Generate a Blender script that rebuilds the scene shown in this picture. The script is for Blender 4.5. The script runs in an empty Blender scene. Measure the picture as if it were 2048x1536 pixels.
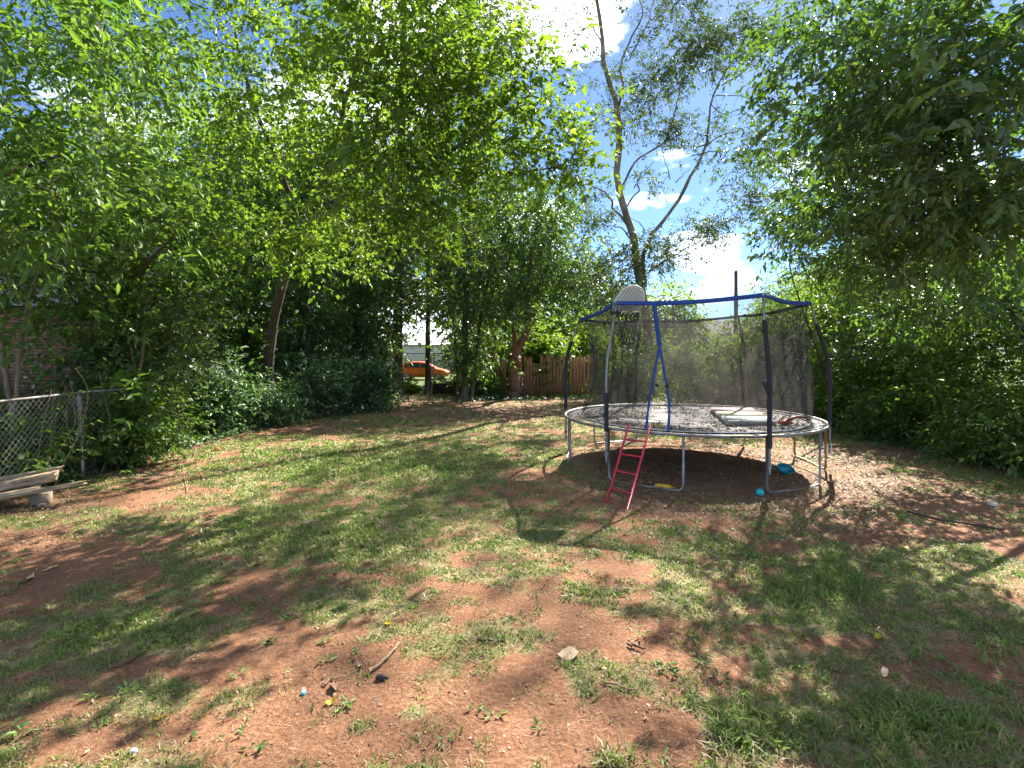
import bpy, math, random
import numpy as np
from mathutils import Vector, Matrix

rng = np.random.default_rng(11)
random.seed(5)
R = math.radians
sc = bpy.context.scene
col = sc.collection

# ------------------------------------------------------------------ camera, sky, sun, exposure
F, YH, H = 1030.0, 702.0, 2.08            # focal length and horizon in photo pixels, eye height in metres
cam = bpy.data.cameras.new('camera')
cam_o = bpy.data.objects.new('camera', cam)
col.objects.link(cam_o)
cam_o.location = (0, 0, H)
cam_o.rotation_euler = (R(90), 0, 0)
cam.sensor_width = 36
cam.lens = F / 2048 * 36
cam.shift_y = -(768 - YH) / 2048
cam.clip_end = 1500
cam.clip_start = 0.05
sc.camera = cam_o

SUN_AZ, SUN_EL = 30.5, 42.5                # from +Y towards +X
world = bpy.data.worlds.new('World')
sc.world = world
world.use_nodes = True
nt = world.node_tree
bg = nt.nodes['Background']
bg.inputs[1].default_value = 0.05
sky = nt.nodes.new('ShaderNodeTexSky')
sky.sky_type = 'NISHITA'
sky.sun_disc = False
sky.sun_elevation = R(SUN_EL)
sky.sun_rotation = R(SUN_AZ)
sky.air_density = 0.55
sky.dust_density = 0.1
sky.ozone_density = 6.0
tc = nt.nodes.new('ShaderNodeTexCoord')
mp = nt.nodes.new('ShaderNodeMapping')
mp.inputs['Location'].default_value = (1.48, 2.01, 4.57)
mp.inputs['Scale'].default_value = (1.0, 1.0, 2.2)
cn = nt.nodes.new('ShaderNodeTexNoise')
cn.inputs['Scale'].default_value = 2.6
cn.inputs['Detail'].default_value = 8
cn.inputs['Roughness'].default_value = 0.55
cr = nt.nodes.new('ShaderNodeValToRGB')
cr.color_ramp.elements[0].position = 0.53
cr.color_ramp.elements[1].position = 0.70
mx = nt.nodes.new('ShaderNodeMix')
mx.data_type = 'RGBA'
mx.inputs['B'].default_value = (21, 21.4, 22, 1)
nt.links.new(tc.outputs['Generated'], mp.inputs['Vector'])
nt.links.new(mp.outputs['Vector'], cn.inputs['Vector'])
nt.links.new(cn.outputs['Fac'], cr.inputs['Fac'])
nt.links.new(cr.outputs['Color'], mx.inputs['Factor'])
nt.links.new(sky.outputs['Color'], mx.inputs['A'])
nt.links.new(mx.outputs['Result'], bg.inputs['Color'])

sun = bpy.data.lights.new('sun', 'SUN')
sun.energy = 3.9
sun.angle = R(0.53)
sun.color = (1.0, 0.93, 0.82)
sun_o = bpy.data.objects.new('sun', sun)
col.objects.link(sun_o)
sd = Vector((math.sin(R(SUN_AZ)) * math.cos(R(SUN_EL)), math.cos(R(SUN_AZ)) * math.cos(R(SUN_EL)), math.sin(R(SUN_EL))))
sun_o.rotation_euler = sd.to_track_quat('Z', 'Y').to_euler()
sun_o.location = (10, 20, 30)

vs = sc.view_settings
vs.view_transform = 'Standard'
vs.look = 'None'
vs.gamma = 1
vs.use_curve_mapping = False
vs.exposure = 2.52
cy = sc.cycles
cy.max_bounces = 10
cy.diffuse_bounces = 6
cy.glossy_bounces = 2
cy.transmission_bounces = 5
cy.transparent_max_bounces = 16
cy.caustics_reflective = False
cy.caustics_refractive = False
cy.use_denoising = True
cy.use_adaptive_sampling = True
cy.adaptive_threshold = 0.02

# ------------------------------------------------------------------ helpers
def A(*v):
    return np.array(v, dtype=float)

def P(px, py, Y):
    """world point that lies at depth Y behind a photo pixel (used while measuring the place)"""
    return np.array([(px - 1024) / F * Y, Y, H - (py - YH) / F * Y])

def G(px, py):
    Y = H * F / (py - YH)
    return np.array([(px - 1024) / F * Y, Y, 0.0])

def unit(v):
    return v / np.maximum(np.linalg.norm(v, axis=-1, keepdims=True), 1e-9)

def _hash(ix, iy, seed):
    h = (ix.astype(np.int64) * 374761393 + iy.astype(np.int64) * 668265263 + seed * 1442695041) & 0xffffffff
    h = ((h ^ (h >> 13)) * 1274126177) & 0xffffffff
    return ((h ^ (h >> 16)) & 0xffff) / 65535.0

def vnoise(x, y, seed=0):
    ix, iy = np.floor(x), np.floor(y)
    fx, fy = x - ix, y - iy
    fx, fy = fx * fx * (3 - 2 * fx), fy * fy * (3 - 2 * fy)
    a, b = _hash(ix, iy, seed), _hash(ix + 1, iy, seed)
    c, d = _hash(ix, iy + 1, seed), _hash(ix + 1, iy + 1, seed)
    return (a * (1 - fx) + b * fx) * (1 - fy) + (c * (1 - fx) + d * fx) * fy

def fbm(x, y, seed=0, octv=4):
    s, a, n = 0, 1.0, 0
    for k in range(octv):
        s = s + a * vnoise(x * 2 ** k, y * 2 ** k, seed + k * 17)
        n += a
        a *= 0.55
    return s / n

def gz(x, y):
    """height of the ground"""
    x, y = np.asarray(x, float), np.asarray(y, float)
    t = np.clip((y - 22) / 20, 0, 1)
    z = -0.34 * t * t * (3 - 2 * t)
    near = np.clip(1.2 - np.hypot(x, y) / 30, 0, 1)
    return z + near * ((fbm(x * 0.9, y * 0.9, 3) - 0.5) * 0.05 + (fbm(x * 5, y * 5, 9, 3) - 0.5) * 0.022)

LOC = {}

class MB:
    """collects pieces of one mesh"""
    def __init__(self):
        self.V, self.F, self.T, self.n = [], {3: [], 4: []}, {3: [], 4: []}, 0
    def add(self, V, Fc, t=0.5):
        V = np.asarray(V, float).reshape(-1, 3)
        Fc = np.asarray(Fc, int)
        k = Fc.shape[1]
        self.V.append(V)
        self.F[k].append(Fc + self.n)
        self.T[k].append(np.broadcast_to(np.asarray(t, float), (len(Fc),)))
        self.n += len(V)
        return self
    def box(self, c, s, rz=0, rx=0, ry=0, t=0.5, taper=1.0):
        x, y, z = np.array(s) / 2
        v = np.array([[-x, -y, -z], [x, -y, -z], [x, y, -z], [-x, y, -z],
                      [-x * taper, -y * taper, z], [x * taper, -y * taper, z], [x * taper, y * taper, z], [-x * taper, y * taper, z]])
        m = np.array(Matrix.Rotation(rz, 3, 'Z') @ Matrix.Rotation(ry, 3, 'Y') @ Matrix.Rotation(rx, 3, 'X'))
        v = v @ m.T + np.array(c)
        return self.add(v, [[0, 3, 2, 1], [4, 5, 6, 7], [0, 1, 5, 4], [1, 2, 6, 5], [2, 3, 7, 6], [3, 0, 4, 7]], t)
    def tube(self, pts, rad, n=8, t=0.5, closed=False, caps=True):
        pts = np.asarray(pts, float)
        m = len(pts)
        rad = np.broadcast_to(np.asarray(rad, float), (m,))
        if closed:
            d = np.roll(pts, -1, 0) - np.roll(pts, 1, 0)
        else:
            d = np.gradient(pts, axis=0)
        d = unit(d)
        mean = np.abs(d).mean(0)
        ref = np.eye(3)[int(np.argmin(mean))]
        u = unit(np.cross(d, ref))
        w = np.cross(d, u)
        a = np.linspace(0, 2 * np.pi, n, endpoint=False)
        ring = u[:, None] * np.cos(a)[None, :, None] + w[:, None] * np.sin(a)[None, :, None]
        V = pts[:, None] + ring * rad[:, None, None]
        i = np.arange(m if closed else m - 1)[:, None]
        j = np.arange(n)[None]
        q = np.stack([i * n + j, i * n + (j + 1) % n, ((i + 1) % m) * n + (j + 1) % n, ((i + 1) % m) * n + j], -1).reshape(-1, 4)
        base = self.n
        self.add(V.reshape(-1, 3), q, t)
        if caps and not closed and n >= 5:
            for e, idx in ((pts[0], range(n)), (pts[-1], range((m - 1) * n, m * n))):
                idx = list(idx)
                self.V.append(e[None])
                self.n += 1
                f = [[self.n - 1, base + idx[k], base + idx[(k + 1) % n]] for k in range(n)]
                self.F[3].append(np.array(f))
                self.T[3].append(np.full(n, t))
        return self
    def build(self, name, mat, parent=None, smooth=False, loc=None):
        V = np.concatenate(self.V) if self.V else np.zeros((0, 3))
        if parent is not None:
            V = V - LOC.get(parent.name, np.zeros(3))
        elif loc is not None:
            V = V - np.asarray(loc)
        f3 = np.concatenate(self.F[3]) if self.F[3] else np.zeros((0, 3), int)
        f4 = np.concatenate(self.F[4]) if self.F[4] else np.zeros((0, 4), int)
        tt = np.concatenate([np.concatenate(self.T[3]) if self.T[3] else np.zeros(0), np.concatenate(self.T[4]) if self.T[4] else np.zeros(0)])
        me = bpy.data.meshes.new(name)
        me.vertices.add(len(V))
        me.vertices.foreach_set('co', V.astype(np.float32).ravel())
        li = np.concatenate([f3.ravel(), f4.ravel()]).astype(np.int32)
        me.loops.add(len(li))
        me.loops.foreach_set('vertex_index', li)
        nf = len(f3) + len(f4)
        me.polygons.add(nf)
        ls = np.concatenate([np.arange(len(f3)) * 3, len(f3) * 3 + np.arange(len(f4)) * 4]).astype(np.int32)
        me.polygons.foreach_set('loop_start', ls)
        at = me.attributes.new('tint', 'FLOAT', 'FACE')
        at.data.foreach_set('value', tt.astype(np.float32))
        if smooth:
            me.polygons.foreach_set('use_smooth', np.ones(nf, bool))
        me.update(calc_edges=True)
        me.materials.append(mat)
        o = bpy.data.objects.new(name, me)
        col.objects.link(o)
        if parent is not None:
            o.parent = parent
            LOC[o.name] = LOC.get(parent.name, np.zeros(3))
        elif loc is not None:
            o.location = loc
            LOC[o.name] = np.asarray(loc, float)
        return o

def tag(o, label=None, cat=None, group=None, kind=None):
    if label: o['label'] = label
    if cat: o['category'] = cat
    if group: o['group'] = group
    if kind: o['kind'] = kind
    return o

def thing(name, label, cat, loc, group=None):
    o = bpy.data.objects.new(name, None)
    o.empty_display_size = 0.2
    col.objects.link(o)
    o.location = tuple(float(v) for v in loc)
    LOC[o.name] = np.asarray(loc, float)
    return tag(o, label, cat, group)

def copy_part(o, parent, loc, rot=(0, 0, 0), scale=(1, 1, 1)):
    c = o.copy()
    col.objects.link(c)
    c.parent = parent
    c.location = loc
    c.rotation_euler = rot
    c.scale = scale
    return c

# ------------------------------------------------------------------ materials
def new_mat(name):
    m = bpy.data.materials.new(name)
    m.use_nodes = True
    return m, m.node_tree, m.node_tree.nodes['Principled BSDF']

def plain(name, c, rough=0.6, metal=0.0, var=0.35, scale=6.0, bump=0.15, c2=None, c2amt=0.5, c2scale=2.0, stretch=(1, 1, 1)):
    """a colour with procedural wear: two noises vary the tone, one lays a second colour in patches, one gives relief"""
    m, t, b = new_mat(name)
    N, L = t.nodes.new, t.links.new
    tcn = N('ShaderNodeTexCoord')
    mpn = N('ShaderNodeMapping')
    mpn.inputs['Scale'].default_value = stretch
    L(tcn.outputs['Object'], mpn.inputs['Vector'])
    n1 = N('ShaderNodeTexNoise')
    n1.inputs['Scale'].default_value = scale
    n1.inputs['Detail'].default_value = 6
    L(mpn.outputs['Vector'], n1.inputs['Vector'])
    mr = N('ShaderNodeMapRange')
    mr.inputs['From Min'].default_value = 0.25
    mr.inputs['From Max'].default_value = 0.75
    mr.inputs['To Min'].default_value = 1 - var
    mr.inputs['To Max'].default_value = 1 + var
    L(n1.outputs['Fac'], mr.inputs['Value'])
    base = N('ShaderNodeMix')
    base.data_type = 'RGBA'
    base.blend_type = 'MULTIPLY'
    base.inputs['Factor'].default_value = 1
    if c2 is not None:
        n2 = N('ShaderNodeTexNoise')
        n2.inputs['Scale'].default_value = c2scale
        n2.inputs['Detail'].default_value = 5
        L(mpn.outputs['Vector'], n2.inputs['Vector'])
        rp = N('ShaderNodeMapRange')
        rp.inputs['From Min'].default_value = 0.62 - 0.3 * c2amt
        rp.inputs['From Max'].default_value = 0.74 - 0.3 * c2amt
        L(n2.outputs['Fac'], rp.inputs['Value'])
        m2 = N('ShaderNodeMix')
        m2.data_type = 'RGBA'
        m2.inputs['A'].default_value = (*c, 1)
        m2.inputs['B'].default_value = (*c2, 1)
        L(rp.outputs['Result'], m2.inputs['Factor'])
        L(m2.outputs['Result'], base.inputs['A'])
    else:
        base.inputs['A'].default_value = (*c, 1)
    L(mr.outputs['Result'], base.inputs['B'])
    L(base.outputs['Result'], b.inputs['Base Color'])
    b.inputs['Roughness'].default_value = rough
    b.inputs['Metallic'].default_value = metal
    if bump:
        bp = N('ShaderNodeBump')
        bp.inputs['Strength'].default_value = bump
        bp.inputs['Distance'].default_value = 0.02
        L(n1.outputs['Fac'], bp.inputs['Height'])
        L(bp.outputs['Normal'], b.inputs['Normal'])
    return m

def leaf_mat(name, dark, light, trans, tfac=0.45, rough=0.5, spec=0.35):
    """reflecting and translucent leaf; the per-leaf tint runs from the dark to the light colour"""
    m, t, b = new_mat(name)
    N, L = t.nodes.new, t.links.new
    at = N('ShaderNodeAttribute')
    at.attribute_name = 'tint'
    rp = N('ShaderNodeValToRGB')
    rp.color_ramp.elements[0].color = (*dark, 1)
    rp.color_ramp.elements[1].color = (*light, 1)
    L(at.outputs['Fac'], rp.inputs['Fac'])
    L(rp.outputs['Color'], b.inputs['Base Color'])
    b.inputs['Roughness'].default_value = rough
    b.inputs['Specular IOR Level'].default_value = spec
    tr = N('ShaderNodeBsdfTranslucent')
    rt = N('ShaderNodeValToRGB')
    rt.color_ramp.elements[0].color = (trans[0] * 0.5, trans[1] * 0.6, trans[2] * 0.6, 1)
    rt.color_ramp.elements[1].color = (trans[0] * 1.35, trans[1] * 1.2, trans[2], 1)
    L(at.outputs['Fac'], rt.inputs['Fac'])
    L(rt.outputs['Color'], tr.inputs['Color'])
    mxs = N('ShaderNodeMixShader')
    mxs.inputs['Fac'].default_value = tfac
    L(b.outputs[0], mxs.inputs[1])
    L(tr.outputs[0], mxs.inputs[2])
    L(mxs.outputs[0], t.nodes['Material Output'].inputs['Surface'])
    return m

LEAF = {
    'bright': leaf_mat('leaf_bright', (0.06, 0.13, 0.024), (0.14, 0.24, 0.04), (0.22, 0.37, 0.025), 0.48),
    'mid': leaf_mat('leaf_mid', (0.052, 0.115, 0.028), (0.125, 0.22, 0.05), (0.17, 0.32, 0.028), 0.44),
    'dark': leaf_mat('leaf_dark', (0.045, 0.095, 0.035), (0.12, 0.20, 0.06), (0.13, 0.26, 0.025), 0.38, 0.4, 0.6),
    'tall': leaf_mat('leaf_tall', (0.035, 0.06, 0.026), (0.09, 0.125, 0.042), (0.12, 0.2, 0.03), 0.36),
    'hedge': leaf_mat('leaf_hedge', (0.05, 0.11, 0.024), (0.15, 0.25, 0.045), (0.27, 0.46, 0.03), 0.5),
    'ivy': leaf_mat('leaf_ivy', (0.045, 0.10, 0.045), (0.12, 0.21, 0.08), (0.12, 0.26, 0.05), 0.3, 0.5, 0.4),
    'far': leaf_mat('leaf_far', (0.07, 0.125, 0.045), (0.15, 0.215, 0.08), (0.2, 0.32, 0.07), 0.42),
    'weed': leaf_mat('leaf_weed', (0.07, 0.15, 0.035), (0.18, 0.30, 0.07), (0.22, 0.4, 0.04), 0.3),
}

def grass_mat():
    m, t, b = new_mat('grass_blades')
    N, L = t.nodes.new, t.links.new
    at = N('ShaderNodeAttribute')
    at.attribute_name = 'tint'
    rp = N('ShaderNodeValToRGB')
    e = rp.color_ramp.elements
    e[0].position, e[0].color = 0.0, (0.30, 0.23, 0.13, 1)
    e[1].position, e[1].color = 1.0, (0.30, 0.42, 0.08, 1)
    for p, c in ((0.28, (0.27, 0.23, 0.11, 1)), (0.34, (0.21, 0.24, 0.065, 1)), (0.65, (0.16, 0.26, 0.045, 1))):
        q = e.new(p)
        q.color = c
    L(at.outputs['Fac'], rp.inputs['Fac'])
    L(rp.outputs['Color'], b.inputs['Base Color'])
    b.inputs['Roughness'].default_value = 0.5
    tr = N('ShaderNodeBsdfTranslucent')
    L(rp.outputs['Color'], tr.inputs['Color'])
    mxs = N('ShaderNodeMixShader')
    mxs.inputs['Fac'].default_value = 0.4
    L(b.outputs[0], mxs.inputs[1])
    L(tr.outputs[0], mxs.inputs[2])
    L(mxs.outputs[0], t.nodes['Material Output'].inputs['Surface'])
    return m

def litter_mat(name='dead_leaves', cols=None):
    m, t, b = new_mat(name)
    N, L = t.nodes.new, t.links.new
    at = N('ShaderNodeAttribute')
    at.attribute_name = 'tint'
    rp = N('ShaderNodeValToRGB')
    e = rp.color_ramp.elements
    cols = cols or [(0, (0.10, 0.055, 0.03)), (0.4, (0.19, 0.105, 0.055)), (0.78, (0.31, 0.195, 0.11)), (0.95, (0.46, 0.34, 0.22)), (1, (0.55, 0.45, 0.08))]
    e[0].position, e[0].color = cols[0][0], (*cols[0][1], 1)
    e[1].position, e[1].color = cols[-1][0], (*cols[-1][1], 1)
    for p, c in cols[1:-1]:
        q = e.new(p)
        q.color = (*c, 1)
    L(at.outputs['Fac'], rp.inputs['Fac'])
    L(rp.outputs['Color'], b.inputs['Base Color'])
    b.inputs['Roughness'].default_value = 0.65
    return m

def ground_mat():
    m, t, b = new_mat('yard_soil')
    N, L = t.nodes.new, t.links.new
    tcn = N('ShaderNodeTexCoord')
    at = N('ShaderNodeAttribute')
    at.attribute_name = 'cover'
    sp = N('ShaderNodeSeparateColor')
    L(at.outputs['Color'], sp.inputs['Color'])

    def noise(scale, det=6, rough=0.6):
        n = N('ShaderNodeTexNoise')
        n.inputs['Scale'].default_value = scale
        n.inputs['Detail'].default_value = det
        n.inputs['Roughness'].default_value = rough
        L(tcn.outputs['Object'], n.inputs['Vector'])
        return n

    def ramp(sock, pts):
        r = N('ShaderNodeValToRGB')
        e = r.color_ramp.elements
        e[0].position, e[0].color = pts[0][0], (*pts[0][1], 1)
        e[1].position, e[1].color = pts[-1][0], (*pts[-1][1], 1)
        for p, c in pts[1:-1]:
            q = e.new(p)
            q.color = (*c, 1)
        L(sock, r.inputs['Fac'])
        return r.outputs['Color']

    def mixc(f, a, c):
        n = N('ShaderNodeMix')
        n.data_type = 'RGBA'
        L(f, n.inputs['Factor'])
        L(a, n.inputs['A'])
        L(c, n.inputs['B'])
        return n.outputs['Result']

    def maskof(ch, nz, gain=0.9):
        # mask sharpened by noise so that its edge breaks up
        a = N('ShaderNodeMath')
        a.operation = 'MULTIPLY_ADD'
        L(nz, a.inputs[0])
        a.inputs[1].default_value = gain
        L(ch, a.inputs[2])
        r = N('ShaderNodeMapRange')
        r.inputs['From Min'].default_value = 0.78
        r.inputs['From Max'].default_value = 1.12
        L(a.outputs[0], r.inputs['Value'])
        return r.outputs['Result']

    nb, nm, nf, nff = noise(0.9), noise(7), noise(38, 8, 0.7), noise(160, 4)
    soil = ramp(nf.outputs['Fac'], [(0.25, (0.125, 0.058, 0.031)), (0.45, (0.235, 0.113, 0.058)), (0.6, (0.33, 0.172, 0.095)), (0.74, (0.46, 0.31, 0.2))])
    thatch = ramp(nf.outputs['Fac'], [(0.28, (0.11, 0.095, 0.04)), (0.5, (0.235, 0.20, 0.09)), (0.72, (0.42, 0.35, 0.2))])
    litter = ramp(nff.outputs['Fac'], [(0.3, (0.085, 0.048, 0.028)), (0.5, (0.21, 0.125, 0.07)), (0.7, (0.38, 0.26, 0.16))])
    lawn = ramp(nf.outputs['Fac'], [(0.3, (0.05, 0.08, 0.02)), (0.6, (0.12, 0.17, 0.045)), (0.8, (0.2, 0.24, 0.08))])
    cA = mixc(maskof(sp.outputs['Green'], nm.outputs['Fac']), soil, thatch)
    cB = mixc(maskof(sp.outputs['Red'], nm.outputs['Fac']), cA, litter)
    cC = mixc(sp.outputs['Blue'], cB, lawn)
    mulr = N('ShaderNodeMapRange')
    mulr.inputs['From Min'].default_value = 0.3
    mulr.inputs['From Max'].default_value = 0.7
    mulr.inputs['To Min'].default_value = 0.7
    mulr.inputs['To Max'].default_value = 1.2
    nc = noise(3.2, 5)
    av = N('ShaderNodeMath')
    av.operation = 'MULTIPLY_ADD'
    L(nc.outputs['Fac'], av.inputs[0])
    av.inputs[1].default_value = 0.75
    hb_ = N('ShaderNodeMath')
    hb_.operation = 'MULTIPLY_ADD'
    L(nb.outputs['Fac'], hb_.inputs[0])
    hb_.inputs[1].default_value = 0.5
    hb_.inputs[2].default_value = -0.125
    L(hb_.outputs[0], av.inputs[2])
    L(av.outputs[0], mulr.inputs['Value'])
    mm = N('ShaderNodeMix')
    mm.data_type = 'RGBA'
    mm.blend_type = 'MULTIPLY'
    mm.inputs['Factor'].default_value = 1
    L(cC, mm.inputs['A'])
    L(mulr.outputs['Result'], mm.inputs['B'])
    L(mm.outputs['Result'], b.inputs['Base Color'])
    b.inputs['Roughness'].default_value = 0.92
    b.inputs['Specular IOR Level'].default_value = 0.2
    bp = N('ShaderNodeBump')
    bp.inputs['Strength'].default_value = 0.9
    bp.inputs['Distance'].default_value = 0.035
    L(nf.outputs['Fac'], bp.inputs['Height'])
    bp2 = N('ShaderNodeBump')
    bp2.inputs['Strength'].default_value = 0.6
    bp2.inputs['Distance'].default_value = 0.006
    L(nff.outputs['Fac'], bp2.inputs['Height'])
    L(bp.outputs['Normal'], bp2.inputs['Normal'])
    L(bp2.outputs['Normal'], b.inputs['Normal'])
    return m

def net_mat():
    m, t, b = new_mat('black_netting')
    N, L = t.nodes.new, t.links.new
    tcn = N('ShaderNodeTexCoord')
    n1 = N('ShaderNodeTexNoise')
    n1.inputs['Scale'].default_value = 70
    n1.inputs['Detail'].default_value = 4
    n1.inputs['Roughness'].default_value = 0.7
    L(tcn.outputs['Object'], n1.inputs['Vector'])
    mr = N('ShaderNodeMapRange')
    mr.inputs['From Min'].default_value = 0.3
    mr.inputs['From Max'].default_value = 0.7
    mr.inputs['To Min'].default_value = 0.36
    mr.inputs['To Max'].default_value = 0.58
    L(n1.outputs['Fac'], mr.inputs['Value'])
    b.inputs['Base Color'].default_value = (0.04, 0.038, 0.036, 1)
    b.inputs['Roughness'].default_value = 0.7
    tl = N('ShaderNodeBsdfTranslucent')
    tl.inputs['Color'].default_value = (0.06, 0.056, 0.052, 1)
    ms0 = N('ShaderNodeMixShader')
    ms0.inputs['Fac'].default_value = 0.5
    L(b.outputs[0], ms0.inputs[1])
    L(tl.outputs[0], ms0.inputs[2])
    tr = N('ShaderNodeBsdfTransparent')
    ms = N('ShaderNodeMixShader')
    L(mr.outputs['Result'], ms.inputs['Fac'])
    L(tr.outputs[0], ms.inputs[1])
    L(ms0.outputs[0], ms.inputs[2])
    L(ms.outputs[0], t.nodes['Material Output'].inputs['Surface'])
    return m

def brick_mat():
    m, t, b = new_mat('brick_wall')
    N, L = t.nodes.new, t.links.new
    tcn = N('ShaderNodeTexCoord')
    mpn = N('ShaderNodeMapping')
    mpn.inputs['Rotation'].default_value = (R(90), 0, 0)
    L(tcn.outputs['Object'], mpn.inputs['Vector'])
    br = N('ShaderNodeTexBrick')
    br.inputs['Color1'].default_value = (0.33, 0.10, 0.055, 1)
    br.inputs['Color2'].default_value = (0.24, 0.075, 0.045, 1)
    br.inputs['Mortar'].default_value = (0.32, 0.26, 0.21, 1)
    br.inputs['Scale'].default_value = 1
    br.inputs['Brick Width'].default_value = 0.22
    br.inputs['Row Height'].default_value = 0.075
    br.inputs['Mortar Size'].default_value = 0.01
    L(mpn.outputs['Vector'], br.inputs['Vector'])
    L(br.outputs['Color'], b.inputs['Base Color'])
    b.inputs['Roughness'].default_value = 0.85
    return m

BARK = plain('bark_brown', (0.07, 0.05, 0.034), 0.9, var=0.5, scale=14, bump=0.9, c2=(0.11, 0.095, 0.07), stretch=(1, 1, 0.25))
BARK_RED = plain('bark_reddish', (0.17, 0.085, 0.045), 0.85, var=0.4, scale=10, bump=0.6, c2=(0.10, 0.075, 0.055), stretch=(1, 1, 0.3))
BARK_GREY = plain('bark_grey', (0.22, 0.165, 0.115), 0.85, var=0.35, scale=10, bump=0.7, c2=(0.12, 0.095, 0.065), stretch=(1, 1, 0.3))
BARK_DARK = plain('bark_dark', (0.045, 0.035, 0.027), 0.9, var=0.5, scale=14, bump=0.9, stretch=(1, 1, 0.25))
STEEL = plain('galvanised_steel', (0.27, 0.27, 0.27), 0.45, 0.7, var=0.3, scale=9, bump=0.05, c2=(0.25, 0.16, 0.09), c2amt=0.15, c2scale=5)
RUSTY = plain('rusting_steel', (0.27, 0.22, 0.17), 0.55, 0.6, var=0.35, scale=9, bump=0.1, c2=(0.28, 0.15, 0.06), c2amt=0.6, c2scale=4)
SPRING = plain('bright_spring_steel', (0.55, 0.55, 0.53), 0.5, 0.2, var=0.2, scale=30, bump=0)
FENCE = plain('weathered_fence_steel', (0.22, 0.22, 0.215), 0.6, 0.3, var=0.3, scale=12, bump=0.1, c2=(0.17, 0.14, 0.11), c2amt=0.3)
WIRE = plain('fence_wire', (0.3, 0.29, 0.26), 0.5, 0.4, var=0.25, scale=8, bump=0)
FOAM = plain('black_foam_sleeve', (0.022, 0.022, 0.028), 0.75, var=0.4, scale=20, bump=0.3)
BLUE = plain('blue_webbing', (0.012, 0.055, 0.30), 0.6, var=0.25, scale=30, bump=0.1)
DARKWEB = plain('dark_webbing', (0.03, 0.028, 0.028), 0.8, var=0.3, scale=30, bump=0.1)
MATCLOTH = plain('faded_mat_cloth', (0.14, 0.135, 0.135), 0.7, var=0.35, scale=5, bump=0.2, c2=(0.21, 0.19, 0.17), c2amt=0.6, c2scale=2.5)
RED = plain('red_painted_steel', (0.5, 0.014, 0.045), 0.4, var=0.25, scale=14, bump=0.1, c2=(0.22, 0.02, 0.02), c2amt=0.2, c2scale=9)
NET = net_mat()
WOOD = plain('weathered_timber', (0.33, 0.24, 0.14), 0.85, var=0.55, scale=5, bump=0.8, c2=(0.25, 0.19, 0.13), c2amt=0.45, c2scale=3, stretch=(0.35, 3, 3))
BOARD = plain('brown_fence_board', (0.33, 0.18, 0.085), 0.85, var=0.4, scale=5, bump=0.6, c2=(0.12, 0.08, 0.05), c2amt=0.5, c2scale=2, stretch=(3, 3, 0.4))
PLANK = plain('tan_plywood', (0.36, 0.21, 0.11), 0.8, var=0.3, scale=4, bump=0.3, c2=(0.2, 0.11, 0.06), c2amt=0.4, stretch=(2, 2, 0.5))
STICK = plain('dry_stick', (0.27, 0.19, 0.11), 0.85, var=0.4, scale=20, bump=0.5)
STICK_D = plain('dark_stick', (0.06, 0.045, 0.032), 0.85, var=0.4, scale=20, bump=0.5)
CONC = plain('concrete_block', (0.22, 0.175, 0.13), 0.9, var=0.3, scale=12, bump=0.5)
BRICKRED = plain('red_brick', (0.33, 0.11, 0.06), 0.85, var=0.3, scale=12, bump=0.4)
STONE = plain('pale_stone', (0.42, 0.38, 0.33), 0.8, var=0.3, scale=8, bump=0.5)
RUBBER = plain('black_rubber', (0.02, 0.02, 0.02), 0.7, var=0.3, scale=15, bump=0.2)
PALE = plain('cream_plastic', (0.60, 0.58, 0.49), 0.5, var=0.15, scale=8, bump=0.05, c2=(0.45, 0.43, 0.34), c2amt=0.4)
WHITEP = plain('white_paint', (0.72, 0.72, 0.70), 0.5, var=0.12, scale=3, bump=0.05)
GLASS = plain('window_glass', (0.03, 0.04, 0.05), 0.08, var=0.1, bump=0)
ROOF = plain('grey_shingles', (0.16, 0.155, 0.16), 0.9, var=0.3, scale=8, bump=0.4)
SIDING = plain('pale_siding', (0.55, 0.56, 0.53), 0.6, var=0.12, scale=2, bump=0.05)
ORANGE = plain('orange_car_paint', (0.70, 0.125, 0.008), 0.28, var=0.08, scale=2, bump=0)
SILVER = plain('silver_wheel', (0.6, 0.6, 0.6), 0.35, 0.6, var=0.1, bump=0)
POLE = plain('treated_pole', (0.075, 0.06, 0.05), 0.9, var=0.3, scale=6, bump=0.4, stretch=(1, 1, 0.2))
TARP = plain('charcoal_tarp', (0.035, 0.035, 0.04), 0.55, var=0.35, scale=4, bump=0.5)
TEAL = plain('teal_plastic', (0.01, 0.20, 0.26), 0.4, var=0.2, scale=12, bump=0.05, c2=(0.03, 0.1, 0.12), c2amt=0.3)
CYAN = plain('cyan_plastic', (0.01, 0.42, 0.50), 0.35, var=0.15, scale=12, bump=0.05)
YELLOW = plain('yellow_plastic', (0.58, 0.36, 0.015), 0.4, var=0.2, scale=12, bump=0.05)
REDP = plain('red_plastic', (0.45, 0.05, 0.04), 0.4, var=0.2, scale=12, bump=0.05)
PINK = plain('faded_pink_vinyl', (0.78, 0.55, 0.54), 0.55, var=0.12, scale=5, bump=0.1)
CREAM = plain('faded_yellow_vinyl', (0.80, 0.72, 0.5), 0.55, var=0.12, scale=5, bump=0.1)
AQUA = plain('faded_aqua_vinyl', (0.6, 0.72, 0.70), 0.55, var=0.12, scale=5, bump=0.1)
BLACKLUMP = plain('charred_black', (0.012, 0.011, 0.012), 0.6, var=0.4, scale=20, bump=0.8)
GRASS = grass_mat()
DEAD = litter_mat()
MATLEAF = litter_mat('dry_mat_leaves', [(0, (0.035, 0.022, 0.016)), (0.5, (0.09, 0.055, 0.035)), (0.9, (0.2, 0.13, 0.08)), (1, (0.3, 0.2, 0.1))])

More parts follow.
